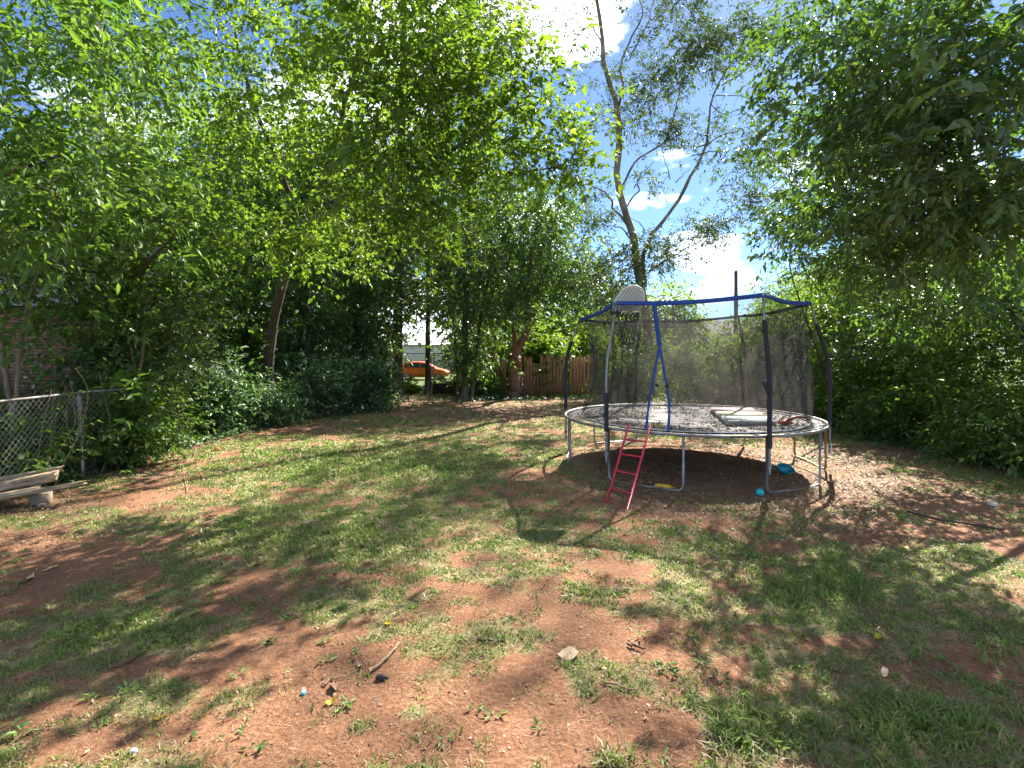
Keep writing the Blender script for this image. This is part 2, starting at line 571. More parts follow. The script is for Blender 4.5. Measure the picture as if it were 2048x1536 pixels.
# ------------------------------------------------------------------ the ground: one sheet, with its cover measured from the photograph
BARE = [(120, 1130, 190, 42, 1.0), (330, 995, 110, 26, .9), (0, 1195, 90, 50, .9), (620, 1310, 190, 52, .9), (330, 1335, 90, 25, .8), (560, 1400, 120, 60, .6),
        (1080, 1215, 190, 45, .9), (1080, 1460, 190, 90, 1.1), (760, 1500, 180, 50, .7), (820, 1350, 120, 50, .5), (1270, 1300, 130, 45, .7), (530, 1172, 40, 22, .9),
        (150, 1480, 160, 50, .6), (1640, 1285, 90, 22, .7), (1330, 1470, 80, 60, .9), (1260, 1150, 150, 25, .6), (1800, 1000, 160, 30, .6), (1960, 1065, 130, 25, .6),
        (1560, 1130, 40, 14, .4), (1830, 1210, 60, 15, .5), (1780, 1345, 80, 18, .6), (250, 1090, 120, 25, .7), (420, 1490, 110, 40, .7)]
LITTER = [(1400, 965, 240, 70, 1.1), (960, 825, 190, 18, 1.0), (1250, 818, 220, 16, .8), (1750, 960, 120, 60, .7), (1850, 902, 260, 16, 1.0), (1660, 1060, 140, 35, .6),
          (120, 1015, 150, 35, .8), (330, 950, 150, 14, .8), (650, 858, 150, 10, .7), (60, 1090, 80, 20, .5), (1960, 1000, 110, 25, .5)]
LUSH = [(1610, 1165, 110, 42, 1.0), (1250, 1512, 45, 30, 1.3), (1490, 1440, 120, 60, .75), (1850, 1450, 190, 60, .8), (1330, 1060, 90, 14, .4), (1470, 1110, 110, 25, .5),
        (720, 930, 280, 35, .7), (300, 1100, 60, 20, .3), (600, 1080, 260, 60, .45), (250, 1250, 200, 50, .4), (1190, 1170, 60, 22, .5), (1450, 1500, 60, 40, .6), (1980, 1300, 90, 60, .4)]
YARD = np.array([(-9.5, 1), (-7.0, 8.3), (-6.7, 10.5), (-6.5, 13.5), (-5.6, 16.5), (-3.2, 20), (2, 21), (6, 19.5), (8.1, 15), (8.2, 11), (8.8, 8), (9.2, 1)])

def proj(x, y):
    y = np.maximum(y, 0.6)
    return 1024 + F * x / y, YH + F * H / y

def patches(lst, px, py):
    s = 0
    for cx, cy_, sx, sy, a in lst:
        s = s + a * np.exp(-((px - cx) / sx) ** 2 - ((py - cy_) / sy) ** 2)
    return s

def in_poly(x, y, poly):
    c = np.zeros(x.shape, bool)
    n = len(poly)
    for i in range(n):
        x0, y0 = poly[i]
        x1, y1 = poly[(i + 1) % n]
        if y0 == y1:
            continue
        hit = ((y0 > y) != (y1 > y)) & (x < (x1 - x0) * (y - y0) / (y1 - y0) + x0)
        c ^= hit
    return c

def cover(x, y):
    px, py = proj(x, y)
    wob = (fbm(x * 1.3, y * 1.3, 21) - 0.5)
    yard = in_poly(x + wob * 0.8, y + wob * 0.8, YARD)
    bare = patches(BARE, px + wob * 120, py + wob * 40)
    lit = patches(LITTER, px + wob * 100, py + wob * 20)
    lush = patches(LUSH, px, py)
    n = fbm(x * 2.1, y * 2.1, 5)
    n2 = fbm(x * 7, y * 7, 41, 3)
    gd = np.clip(0.60 + (n - 0.5) * 2.3 + (n2 - 0.5) * 1.9 - bare * 1.0 - lit * 0.7 + lush * 0.8, 0, 1.3)
    gd = np.where(yard, gd, 0)
    return yard, np.clip(bare, 0, 1.2), np.clip(lit, 0, 1.2), lush, gd

gx = np.concatenate([-np.geomspace(14.1, 500, 22)[::-1], np.arange(-14, 14.01, 0.14), np.geomspace(14.1, 500, 22)])
gy = np.concatenate([-np.geomspace(1, 300, 10)[::-1], [0, 0.7], np.geomspace(1.3, 30, 190), np.geomspace(31, 900, 34)])
GX, GY = np.meshgrid(gx, gy)
Zg = gz(GX, GY)
nx_, ny_ = len(gx), len(gy)
ii, jj = np.meshgrid(np.arange(ny_ - 1), np.arange(nx_ - 1), indexing='ij')
q = np.stack([ii * nx_ + jj, ii * nx_ + jj + 1, (ii + 1) * nx_ + jj + 1, (ii + 1) * nx_ + jj], -1).reshape(-1, 4)
mb = MB()
mb.add(np.stack([GX, GY, Zg], -1).reshape(-1, 3), q)
ground = tag(mb.build('ground', ground_mat(), smooth=True), 'red clay yard with worn patches of grass and dead leaves', 'ground', kind='structure')
yd, br_, lt_, lu_, gd_ = cover(GX.ravel(), GY.ravel())
ca = ground.data.attributes.new('cover', 'FLOAT_COLOR', 'POINT')
cc = np.ones((len(yd), 4), np.float32)
cc[:, 0] = np.clip(np.where(yd, lt_ * 0.95, 0.75), 0, 1)
cc[:, 1] = np.clip(np.where(yd, gd_ * 0.85 + 0.12, 0.5), 0, 1)
far = np.clip((GY.ravel() - 25) / 4, 0, 1)
far = np.maximum(far, np.clip((np.abs(GX.ravel()) - 11.5) / 1.5, 0, 1))
cc[:, 2] = far
ca.data.foreach_set('color', cc.ravel())

# ------------------------------------------------------------------ leaves and trees
def leaf_faces(mb, P0, D, Nn, L, W, t, six=False, fold=0.18, curl=0.12):
    D = unit(D)
    S = unit(np.cross(D, Nn))
    Nn = np.cross(S, D)
    L, W = np.broadcast_to(L, (len(P0),))[:, None], np.broadcast_to(W, (len(P0),))[:, None]
    t = np.broadcast_to(t, (len(P0),))
    n = len(P0)
    if six:
        V = np.stack([P0, P0 + D * L * .3 + S * W * .5 + Nn * W * fold, P0 + D * L * .68 + S * W * .36 + Nn * (W * fold * .7 - L * curl * .4),
                      P0 + D * L - Nn * L * curl, P0 + D * L * .68 - S * W * .36 + Nn * (W * fold * .7 - L * curl * .4), P0 + D * L * .3 - S * W * .5 + Nn * W * fold], 1)
        f = np.array([[0, 1, 2, 3], [0, 3, 4, 5]])
    else:
        V = np.stack([P0, P0 + D * L * .42 + S * W * .5 + Nn * W * fold, P0 + D * L - Nn * L * curl, P0 + D * L * .42 - S * W * .5 + Nn * W * fold], 1)
        f = np.array([[0, 1, 2], [0, 2, 3]])
    k = V.shape[1]
    Fc = (np.arange(n)[:, None, None] * k + f[None]).reshape(-1, f.shape[1])
    mb.add(V.reshape(-1, 3), Fc, np.repeat(t, 2))

def smooth_path(pts, n=14):
    pts = np.asarray(pts, float)
    if len(pts) < 3:
        s = np.linspace(0, 1, n)[:, None]
        return pts[0] * (1 - s) + pts[-1] * s
    d = np.concatenate([[0], np.cumsum(np.linalg.norm(np.diff(pts, axis=0), axis=1))])
    tt = np.linspace(0, d[-1], n)
    lin = np.stack([np.interp(tt, d, pts[:, k]) for k in range(3)], 1)
    for _ in range(2):
        lin[1:-1] = lin[1:-1] * 0.5 + (lin[:-2] + lin[2:]) * 0.25
    return lin

def grow(mbL, mbB, blobs, skel, leaf, seed):
    """fill blob volumes with leafy clumps; join each clump to the nearest limb"""
    g = np.random.default_rng(seed)
    Ll, Wl, K, tpc, rc, tl = leaf['L'], leaf['W'], leaf.get('K', 7), leaf.get('tpc', 9), leaf.get('rc', 0.3), leaf.get('tl', 0.35)
    droop, six, up = leaf.get('droop', 0.35), leaf.get('six', False), leaf.get('up', 0.15)
    C, O = [], []
    for (c, r, n) in blobs:
        d = unit(g.normal(size=(n, 3)))
        rad = g.random(n) ** (1 / 2.4)
        pts = np.asarray(c) + d * rad[:, None] * np.asarray(r)
        C.append(pts)
        O.append(unit(d * np.asarray(r) + 1e-6))
    C, O = np.concatenate(C), np.concatenate(O)
    keep = C[:, 2] > 0.1
    C, O = C[keep], O[keep]
    M = len(C)
    ctint = np.clip(g.normal(0.48, 0.17, M), 0.05, 0.95)
    cr_ = rc * g.uniform(0.6, 1.4, M)
    tb = C[:, None] + g.normal(size=(M, tpc, 3)) * (cr_[:, None, None] * np.array([1, 1, .62]))
    td = unit(O[:, None] * 0.55 + unit(g.normal(size=(M, tpc, 3))) * 0.8 + np.array([0, 0, up]))
    tlen = tl * g.uniform(0.6, 1.3, (M, tpc))
    s = (np.arange(K) + 0.6) / K
    s = np.clip(s[None, None] + g.normal(0, 0.05, (M, tpc, K)), 0.02, 1.05)
    pos = tb[:, :, None] + td[:, :, None] * (tlen[:, :, None] * s)[..., None]
    pos[..., 2] -= (tlen[:, :, None] * s ** 2) * droop * 0.5
    side = unit(np.cross(td, g.normal(size=(M, tpc, 3)) * 0.35 + np.array([0, 0, 1])))
    sg = np.where(np.arange(K) % 2 == 0, 1.0, -1.0)
    ax = td[:, :, None] * 0.55 + side[:, :, None] * sg[None, None, :, None] * 0.75 + g.normal(size=(M, tpc, K, 3)) * 0.28 + np.array([0, 0, -droop])
    nn = np.array([0, 0, 1.0]) + g.normal(size=(M, tpc, K, 3)) * leaf.get('tilt', 0.5)
    n = M * tpc * K
    LL = Ll * g.uniform(0.45, 1.2, n)
    tint = np.clip(np.repeat(ctint, tpc * K) + g.normal(0, 0.16, n), 0, 1)
    leaf_faces(mbL, pos.reshape(-1, 3), ax.reshape(-1, 3), nn.reshape(-1, 3), LL, LL * (Wl / Ll) * g.uniform(0.8, 1.2, n), tint, six)
    if leaf.get('stems'):
        tb2, td2, tn2 = tb.reshape(-1, 3), td.reshape(-1, 3), tlen.reshape(-1)
        tip = tb2 + td2 * tn2[:, None]
        tip[:, 2] -= tn2 * droop * 0.5
        bas = np.repeat(C, tpc, 0) * 0.35 + tb2 * 0.65
        sdv = unit(np.cross(tip - bas, g.normal(size=tip.shape)))
        w = 0.0035 if leaf['stems'] is True else leaf['stems']
        V = np.stack([bas - sdv * w, bas + sdv * w, tip + sdv * w * .4, tip - sdv * w * .4], 1)
        mbB.add(V.reshape(-1, 3), np.arange(len(V))[:, None] * 4 + np.arange(4)[None])
    br = leaf.get('br', 0.02)
    if br and len(skel):
        # grow outwards: each clump joins the nearest limb or branch that is already there
        cap = len(skel) + M * 4
        pool = np.zeros((cap, 3))
        pr = np.zeros(cap)
        pool[:len(skel)] = skel
        pr[:len(skel)] = br * 1.7
        m = len(skel)
        near = np.array([np.min(np.linalg.norm(skel - c, axis=1)) for c in C])
        for i in np.argsort(near):
            c = C[i]
            d = pool[:m] - c
            cost = np.linalg.norm(d, axis=1) + np.maximum(d[:, 2], 0) * 0.8
            b = int(np.argmin(cost))
            a, ln = pool[b].copy(), np.linalg.norm(c - pool[b])
            if ln < 0.05:
                continue
            tt = np.linspace(0, 1, 5)[:, None]
            p = a * (1 - tt) + c * tt
            p += np.sin(tt * np.pi) * (g.normal(size=3) * 0.10 + A(0, 0, 0.06)) * ln
            r0 = min(pr[b] * 0.75, br * (0.6 + 0.4 * ln))
            rr = np.linspace(r0, max(r0 * 0.45, br * 0.18), 5)
            mbB.tube(p, rr, 3, caps=False)
            pool[m:m + 4] = p[1:]
            pr[m:m + 4] = rr[1:]
            m += 4

def tree(name, label, cat, paths, blobs, leaf, bark, seed, group=None, limbs_apart=False):
    """paths: list of (points, radius at foot, radius at tip); the first is the trunk"""
    base = np.asarray(paths[0][0][0], float).copy()
    base[2] = float(gz(base[0], base[1]))
    root = thing(name, label, cat, base, group)
    skel = []
    tb = MB()
    for k, (pts, r0, r1) in enumerate(paths):
        sp_ = smooth_path(pts, 22 if limbs_apart else 16)
        g = np.random.default_rng(seed * 31 + k)
        sp_[1:-1] += g.normal(size=(len(sp_) - 2, 3)) * (r0 * 0.22 if k else r0 * 0.12)
        if limbs_apart:
            tt = np.linspace(0, 1, len(sp_))
            ln = np.linalg.norm(sp_[-1] - sp_[0])
            for w_ in (2.3, 4.6, 8.1):
                sp_[:, :2] += (np.sin(tt * w_ * np.pi + g.uniform(0, 6)) * np.sin(tt * np.pi))[:, None] * g.normal(size=2) * min(.035 * ln, .3) / (w_ / 2.3)
        rr = np.linspace(r0, r1, len(sp_)) * (1 + g.normal(size=len(sp_)) * 0.06)
        if k == 0:
            rr[0] *= 1.35
            sp_[0, 2] -= 0.15
        if k and limbs_apart:
            lb = MB()
            lb.tube(sp_, rr, 7)
            lb.build('limb', bark, root, smooth=True)
        else:
            tb.tube(sp_, rr, 9 if r0 > 0.06 else 6)
        skel.append(sp_[3:])
    tb.build('trunk', bark, root, smooth=True)
    skel = np.concatenate(skel)
    ml, mt = MB(), MB()
    grow(ml, mt, blobs, skel, leaf, seed)
    ml.build('crown', LEAF[leaf['mat']], root)
    if mt.V:
        tag(mt.build('twigs', bark, root), kind='stuff')
    return root

def Bl(px, py, Y, rx, ry, rz, n):
    return (P(px, py, Y), (rx, ry, rz), n)

def PP(*pts):
    return [P(*p) for p in pts]

near_leaf = dict(L=.165, W=.066, K=7, tpc=6, rc=.32, tl=.45, six=True, stems=True, br=.018)

# --- left side, nearest first
tree('overhanging_tree', 'tree hanging large glossy leaves into the top left corner', 'tree',
     [([A(-8.2, 5.2, 0), A(-8.0, 5.3, 2.2), A(-7.5, 5.8, 4.2), A(-6.6, 6.4, 6.0)], .13, .05), ([A(-7.9, 5.4, 2.6), A(-7.0, 6.0, 3.7), A(-5.8, 6.6, 4.6)], .06, .02)],
     [Bl(40, 90, 6.2, 1.3, 1.2, 1.0, 42), Bl(120, 330, 6.6, 1.2, 1.0, .8, 36), Bl(-40, 450, 6.2, .9, 1.0, .7, 26), Bl(230, 60, 7.4, 1.2, 1.2, 1.0, 30), Bl(240, 420, 7.6, .9, .9, .5, 14)],
     dict(near_leaf, mat='mid', droop=.6), BARK, 1)
tree('forked_sapling', 'slender pale sapling forking low beside the leftmost fence wire', 'tree',
     [([A(-8.25, 8.7, 0), P(28, 900, 8.6), P(26, 830, 8.6)], .062, .05), (PP((26, 832, 8.6), (8, 750, 8.7), (2, 660, 8.8), (-10, 520, 9)), .042, .02),
      (PP((26, 832, 8.6), (36, 770, 8.5), (42, 660, 8.5), (80, 520, 8.9)), .036, .015)],
     [Bl(40, 560, 8.9, 1.1, .9, .8, 30), Bl(150, 470, 9.2, 1.2, 1.0, .9, 34), Bl(80, 650, 8.8, .9, .7, .35, 18), Bl(0, 430, 9, 1, 1, .9, 24)],
     dict(near_leaf, mat='mid', L=.14, W=.06), BARK_GREY, 2)
tree('red_stemmed_tree', 'tree with reddish forked stem behind the leaning fence post', 'tree',
     [([A(-9.1, 10.6, 0), P(160, 800, 10.6), P(158, 725, 10.6)], .11, .085), (PP((158, 728, 10.6), (145, 680, 10.6), (150, 600, 10.5), (120, 500, 10.4), (110, 380, 10.3)), .075, .03),
      (PP((160, 728, 10.6), (180, 690, 10.6), (190, 640, 10.4), (235, 590, 10.2), (300, 520, 10.2), (380, 440, 10.4)), .06, .02)],
     [Bl(200, 560, 10.2, 1.5, 1.1, .7, 40), Bl(330, 480, 10.6, 1.5, 1.3, 1.0, 46), Bl(190, 400, 10.6, 1.7, 1.4, 1.3, 52), Bl(240, 660, 10.0, 1.0, .8, .35, 20), Bl(330, 600, 11, 1.1, .9, .6, 26)],
     dict(L=.175, W=.08, K=7, tpc=6, rc=.33, tl=.46, mat='mid', six=True, stems=True, br=.02), BARK_RED, 3)
tree('thin_tree', 'thin leafy tree with two stems just past the end of the near fence', 'tree',
     [([A(-7.25, 9.9, 0), P(276, 860, 9.9), P(280, 760, 9.9), P(287, 690, 9.9)], .038, .03), (PP((287, 690, 9.9), (300, 600, 10.2), (330, 520, 10.6)), .03, .012),
      (PP((280, 770, 9.9), (262, 700, 9.9), (250, 640, 9.9)), .02, .008)],
     [Bl(330, 640, 10.6, 1.0, .8, .7, 26), Bl(300, 720, 10.5, .7, .6, .5, 16)],
     dict(L=.13, W=.06, K=7, tpc=10, rc=.3, tl=.38, mat='dark', stems=True, br=.014), BARK_GREY, 4)
tree('pale_trunked_tree', 'tall tree with smooth pale trunk rising through the top left', 'tree',
     [([A(-16.2, 20, 0), P(196, 500, 20), P(196, 200, 20), P(197, 0, 20), P(198, -260, 20)], .24, .15)],
     [Bl(190, 300, 19, 3.0, 2.2, 2.6, 60), Bl(120, 60, 20, 3.0, 2.5, 2.4, 60), Bl(290, 150, 21, 2.4, 2.2, 2.4, 36), Bl(200, 520, 19, 3.0, 2.0, 1.8, 44), Bl(180, -150, 20, 3, 3, 2.4, 40)],
     dict(L=.25, W=.115, K=7, tpc=9, rc=.55, tl=.65, mat='mid', br=.03), plain('bark_pale', (0.42, 0.39, 0.34), 0.8, var=0.2, scale=6, bump=0.2), 5)

# --- the leaning tree whose bright crown fills the upper middle
tree('leaning_tree', 'dark leaning trunk carrying the wide bright crown across upper middle', 'tree',
     [([A(-7.1, 15.0, 0), P(535, 760, 15), P(540, 680, 14.8), P(562, 590, 14.4), P(582, 490, 14), P(625, 415, 13.4), P(660, 370, 12.8)], .155, .09),
      (PP((640, 395, 13.10), (690, 340, 10.91), (790, 330, 10.21), (900, 310, 8.66), (970, 262, 8.58), (1000, 220, 8.58), (1060, 190, 8.58)), .075, .02),
      (PP((600, 460, 13.70), (560, 330, 13.00), (500, 200, 12.50), (470, 60, 12.20)), .08, .03),
      (PP((650, 380, 13.00), (680, 240, 12.00), (720, 100, 10.03), (760, -60, 9.68)), .07, .025),
      (PP((800, 330, 8.97), (930, 350, 8.97), (1040, 345, 9.20), (1150, 330, 9.36)), .035, .012),
      (PP((700, 330, 10.82), (830, 180, 8.58), (900, 60, 8.42)), .05, .02)],
     [Bl(400, 330, 13.00, 2.00, 1.60, 1.50, 40), Bl(430, 130, 12.30, 2.00, 1.80, 1.70, 51), Bl(600, 60, 11.60, 1.90, 1.80, 1.60, 51), Bl(600, 260, 12.20, 1.90, 1.60, 1.30, 48), Bl(760, 180, 8.58, 1.40, 1.25, 1.17, 53),
      Bl(800, 20, 8.42, 1.33, 1.25, 1.01, 43), Bl(780, 360, 8.89, 1.40, 1.01, 0.78, 42), Bl(920, 270, 8.58, 1.17, 0.94, 0.78, 23), Bl(1000, 190, 8.58, 0.94, 0.94, 0.62, 24), Bl(1060, 330, 9.20, 1.09, 0.86, 0.55, 17),
      Bl(1140, 290, 9.36, 0.70, 0.70, 0.55, 9), Bl(560, 470, 13.20, 1.50, 1.20, 0.90, 27), Bl(660, 480, 12.60, 1.40, 1.10, 0.80, 26), Bl(820, 470, 9.36, 0.94, 0.78, 0.47, 16), Bl(900, 130, 8.58, 0.94, 0.94, 0.70, 18)],
     dict(L=.145, W=.088, K=8, tpc=8, rc=.34, tl=.5, mat='bright', stems=.005, br=.02, droop=.45), BARK, 6)
tree('twin_stem_tree', 'dark second trunk rising close behind the leaning tree', 'tree',
     [([A(-9.2, 17.5, 0), P(505, 740, 17.5), P(488, 660, 17.6), P(480, 560, 17.6), P(450, 430, 17.6), P(440, 300, 17.8)], .15, .06), (PP((490, 670, 17.6), (520, 560, 17.2), (545, 430, 17)), .07, .03)],
     [Bl(430, 440, 17.5, 2.2, 1.8, 1.8, 60), Bl(470, 600, 17, 1.8, 1.4, 1.4, 50), Bl(520, 330, 17.5, 2.2, 1.8, 1.6, 44), Bl(360, 560, 17, 1.8, 1.5, 1.6, 50)],
     dict(L=.2, W=.09, K=7, tpc=10, rc=.46, tl=.55, mat='mid', br=.025), BARK_DARK, 7)

# --- the row of dark, ivy-hung trees along the back of the yard
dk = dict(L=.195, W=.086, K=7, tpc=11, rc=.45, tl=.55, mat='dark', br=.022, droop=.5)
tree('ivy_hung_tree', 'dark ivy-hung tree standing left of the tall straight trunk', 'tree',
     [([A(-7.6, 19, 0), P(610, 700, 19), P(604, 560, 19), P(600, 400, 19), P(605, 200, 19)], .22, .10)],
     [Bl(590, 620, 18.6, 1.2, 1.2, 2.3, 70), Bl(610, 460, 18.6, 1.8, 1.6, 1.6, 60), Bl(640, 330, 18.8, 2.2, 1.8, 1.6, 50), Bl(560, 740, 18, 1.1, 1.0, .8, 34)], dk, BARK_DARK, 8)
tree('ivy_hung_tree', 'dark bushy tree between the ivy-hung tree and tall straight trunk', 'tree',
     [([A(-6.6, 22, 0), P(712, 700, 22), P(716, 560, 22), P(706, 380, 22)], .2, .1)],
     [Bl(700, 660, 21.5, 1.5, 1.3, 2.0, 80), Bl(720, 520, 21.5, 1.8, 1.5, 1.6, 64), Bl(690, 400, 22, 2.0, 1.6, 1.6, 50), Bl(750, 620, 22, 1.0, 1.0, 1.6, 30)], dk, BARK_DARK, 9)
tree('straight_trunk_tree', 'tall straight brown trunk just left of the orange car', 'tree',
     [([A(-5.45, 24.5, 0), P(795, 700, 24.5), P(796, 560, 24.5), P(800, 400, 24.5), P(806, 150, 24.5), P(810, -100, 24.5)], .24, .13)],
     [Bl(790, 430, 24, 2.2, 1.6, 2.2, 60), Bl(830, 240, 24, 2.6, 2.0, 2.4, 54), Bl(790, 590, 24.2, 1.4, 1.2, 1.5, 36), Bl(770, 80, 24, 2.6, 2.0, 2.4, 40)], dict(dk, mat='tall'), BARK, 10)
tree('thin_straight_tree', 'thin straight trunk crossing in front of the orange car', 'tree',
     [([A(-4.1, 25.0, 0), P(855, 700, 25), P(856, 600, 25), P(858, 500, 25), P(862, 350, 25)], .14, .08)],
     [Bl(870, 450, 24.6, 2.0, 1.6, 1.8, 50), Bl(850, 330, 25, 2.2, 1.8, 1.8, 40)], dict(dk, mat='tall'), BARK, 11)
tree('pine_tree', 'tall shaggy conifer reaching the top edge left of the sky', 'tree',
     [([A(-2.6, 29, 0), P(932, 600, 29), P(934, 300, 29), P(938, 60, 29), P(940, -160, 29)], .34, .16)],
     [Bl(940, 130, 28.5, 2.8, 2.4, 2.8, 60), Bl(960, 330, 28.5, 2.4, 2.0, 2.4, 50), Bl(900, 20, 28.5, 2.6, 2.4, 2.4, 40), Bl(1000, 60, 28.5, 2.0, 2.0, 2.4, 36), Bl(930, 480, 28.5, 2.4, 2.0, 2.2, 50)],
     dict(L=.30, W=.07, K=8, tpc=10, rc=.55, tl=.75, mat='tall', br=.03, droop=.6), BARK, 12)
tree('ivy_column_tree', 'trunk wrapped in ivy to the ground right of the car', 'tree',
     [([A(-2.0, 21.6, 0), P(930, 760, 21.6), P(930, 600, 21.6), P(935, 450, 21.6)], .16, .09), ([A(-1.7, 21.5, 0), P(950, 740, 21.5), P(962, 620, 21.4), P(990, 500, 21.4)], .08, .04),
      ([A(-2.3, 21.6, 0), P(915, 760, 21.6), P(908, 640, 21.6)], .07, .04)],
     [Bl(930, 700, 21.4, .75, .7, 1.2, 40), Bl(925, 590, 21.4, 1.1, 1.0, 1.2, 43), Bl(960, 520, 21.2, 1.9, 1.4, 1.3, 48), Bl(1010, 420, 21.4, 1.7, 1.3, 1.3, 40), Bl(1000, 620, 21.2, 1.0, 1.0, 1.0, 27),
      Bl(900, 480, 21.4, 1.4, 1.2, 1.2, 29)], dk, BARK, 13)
tree('crooked_tree', 'crooked sunlit brown trunk in front of the wooden fence', 'tree',
     [([A(.15, 22.4, 0), P(1028, 760, 22.4), P(1030, 712, 22.4)], .30, .25), (PP((1030, 714, 22.4), (1046, 690, 22.4), (1054, 650, 22.3), (1052, 590, 22.2), (1064, 500, 22), (1080, 420, 22)), .17, .06),
      (PP((1030, 714, 22.4), (1028, 660, 22.4), (1020, 560, 22.3), (1010, 470, 22.2)), .13, .05)],
     [Bl(1080, 480, 21.6, 1.9, 1.4, 1.4, 39), Bl(1120, 580, 21.4, 1.5, 1.2, 1.1, 29), Bl(1050, 590, 21.6, 1.1, 1.0, .9, 18), Bl(1100, 400, 22, 1.8, 1.5, 1.2, 29), Bl(1000, 540, 22, 1.4, 1.2, 1.2, 20)],
     dict(dk), BARK_RED, 14)

# --- the tall tree against the sky
Yt = 24.0
tall_limbs = [
    ([A(6.3, Yt, 0), P(1296, 660, Yt), P(1288, 580, Yt), P(1266, 495, Yt), P(1248, 425, Yt), P(1238, 372, Yt), P(1243, 310, Yt), P(1230, 250, Yt), P(1226, 190, Yt), P(1206, 90, Yt), P(1188, 0, Yt), P(1176, -150, Yt)], .24, .05),
    (PP((1290, 575, Yt), (1296, 520, Yt), (1312, 468, Yt), (1338, 415, Yt - .3), (1350, 367, Yt - .5), (1376, 318, Yt - .7), (1392, 280, Yt - .9), (1413, 221, Yt - 1.2), (1432, 190, Yt - 1.5), (1466, 140, Yt - 1.8), (1482, 90, Yt - 2)), 0.108, 0.024),
    (PP((1256, 452, Yt), (1234, 412, Yt + .1), (1210, 392, Yt + .2), (1184, 371, Yt + .4), (1150, 366, Yt + .6)), 0.068, 0.016),
    (PP((1240, 382, Yt), (1258, 340, Yt - .4), (1278, 322, Yt - .8), (1300, 304, Yt - 1), (1332, 283, Yt - 1.4), (1344, 232, Yt - 1.6), (1360, 170, Yt - 1.8)), 0.060, 0.016),
    (PP((1255, 412, Yt), (1272, 378, Yt - .2), (1284, 350, Yt - .3), (1309, 322, Yt - .6)), 0.040, 0.016),
    (PP((1262, 480, Yt), (1240, 455, Yt - .3), (1215, 450, Yt - .5), (1190, 436, Yt - .8)), 0.040, 0.010),
    (PP((1266, 492, Yt), (1290, 470, Yt - .2), (1282, 446, Yt - .3), (1262, 436, Yt - .2)), 0.036, 0.016),
    (PP((1386, 296, Yt - .8), (1412, 290, Yt - .9), (1438, 272, Yt - 1), (1480, 260, Yt - 1.2), (1520, 242, Yt - 1.4)), 0.036, 0.010),
    (PP((1384, 312, Yt - .8), (1420, 302, Yt - 1.1), (1446, 308, Yt - 1.4), (1470, 324, Yt - 2)), 0.028, 0.008),
    (PP((1234, 250, Yt), (1246, 190, Yt - .3), (1250, 140, Yt - .5), (1270, 60, Yt - .9), (1276, -60, Yt - 1.2)), 0.060, 0.020),
    (PP((1262, 110, Yt - .6), (1290, 60, Yt - .9), (1312, -10, Yt - 1.2)), 0.036, 0.016),
    (PP((1206, 90, Yt), (1180, 44, Yt), (1168, 0, Yt), (1140, -40, Yt)), 0.040, 0.016),
    (PP((1294, 548, Yt), (1326, 520, Yt - .5), (1370, 500, Yt - .9), (1420, 470, Yt - 1.4), (1470, 452, Yt - 1.9)), 0.044, 0.010),
    (PP((1444, 170, Yt - 1.5), (1480, 150, Yt - 1.8), (1520, 110, Yt - 2.1), (1560, 70, Yt - 2.4), (1600, 66, Yt - 2.6)), 0.036, 0.010),
    (PP((1420, 205, Yt - 1.3), (1444, 232, Yt - 1.4), (1486, 218, Yt - 1.6), (1510, 250, Yt - 1.8), (1524, 300, Yt - 1.9)), 0.024, 0.006),
    (PP((1432, 190, Yt - 1.5), (1480, 192, Yt - 1.7), (1512, 222, Yt - 1.9), (1545, 226, Yt - 2.1)), 0.024, 0.006),
    (PP((1330, 284, Yt - 1.4), (1370, 262, Yt - 1.5), (1392, 264, Yt - 1.6)), 0.024, 0.006),
    (PP((1351, 365, Yt - .5), (1366, 350, Yt - .4), (1382, 336, Yt - .3)), 0.028, 0.010),
    (PP((1340, 360, Yt - .6), (1330, 320, Yt - .7), (1322, 288, Yt - .8)), 0.024, 0.008)]
tl_leaf = dict(L=.17, W=.068, K=8, tpc=9, rc=.36, tl=.46, mat='tall', br=.022, droop=.55, stems=.006)
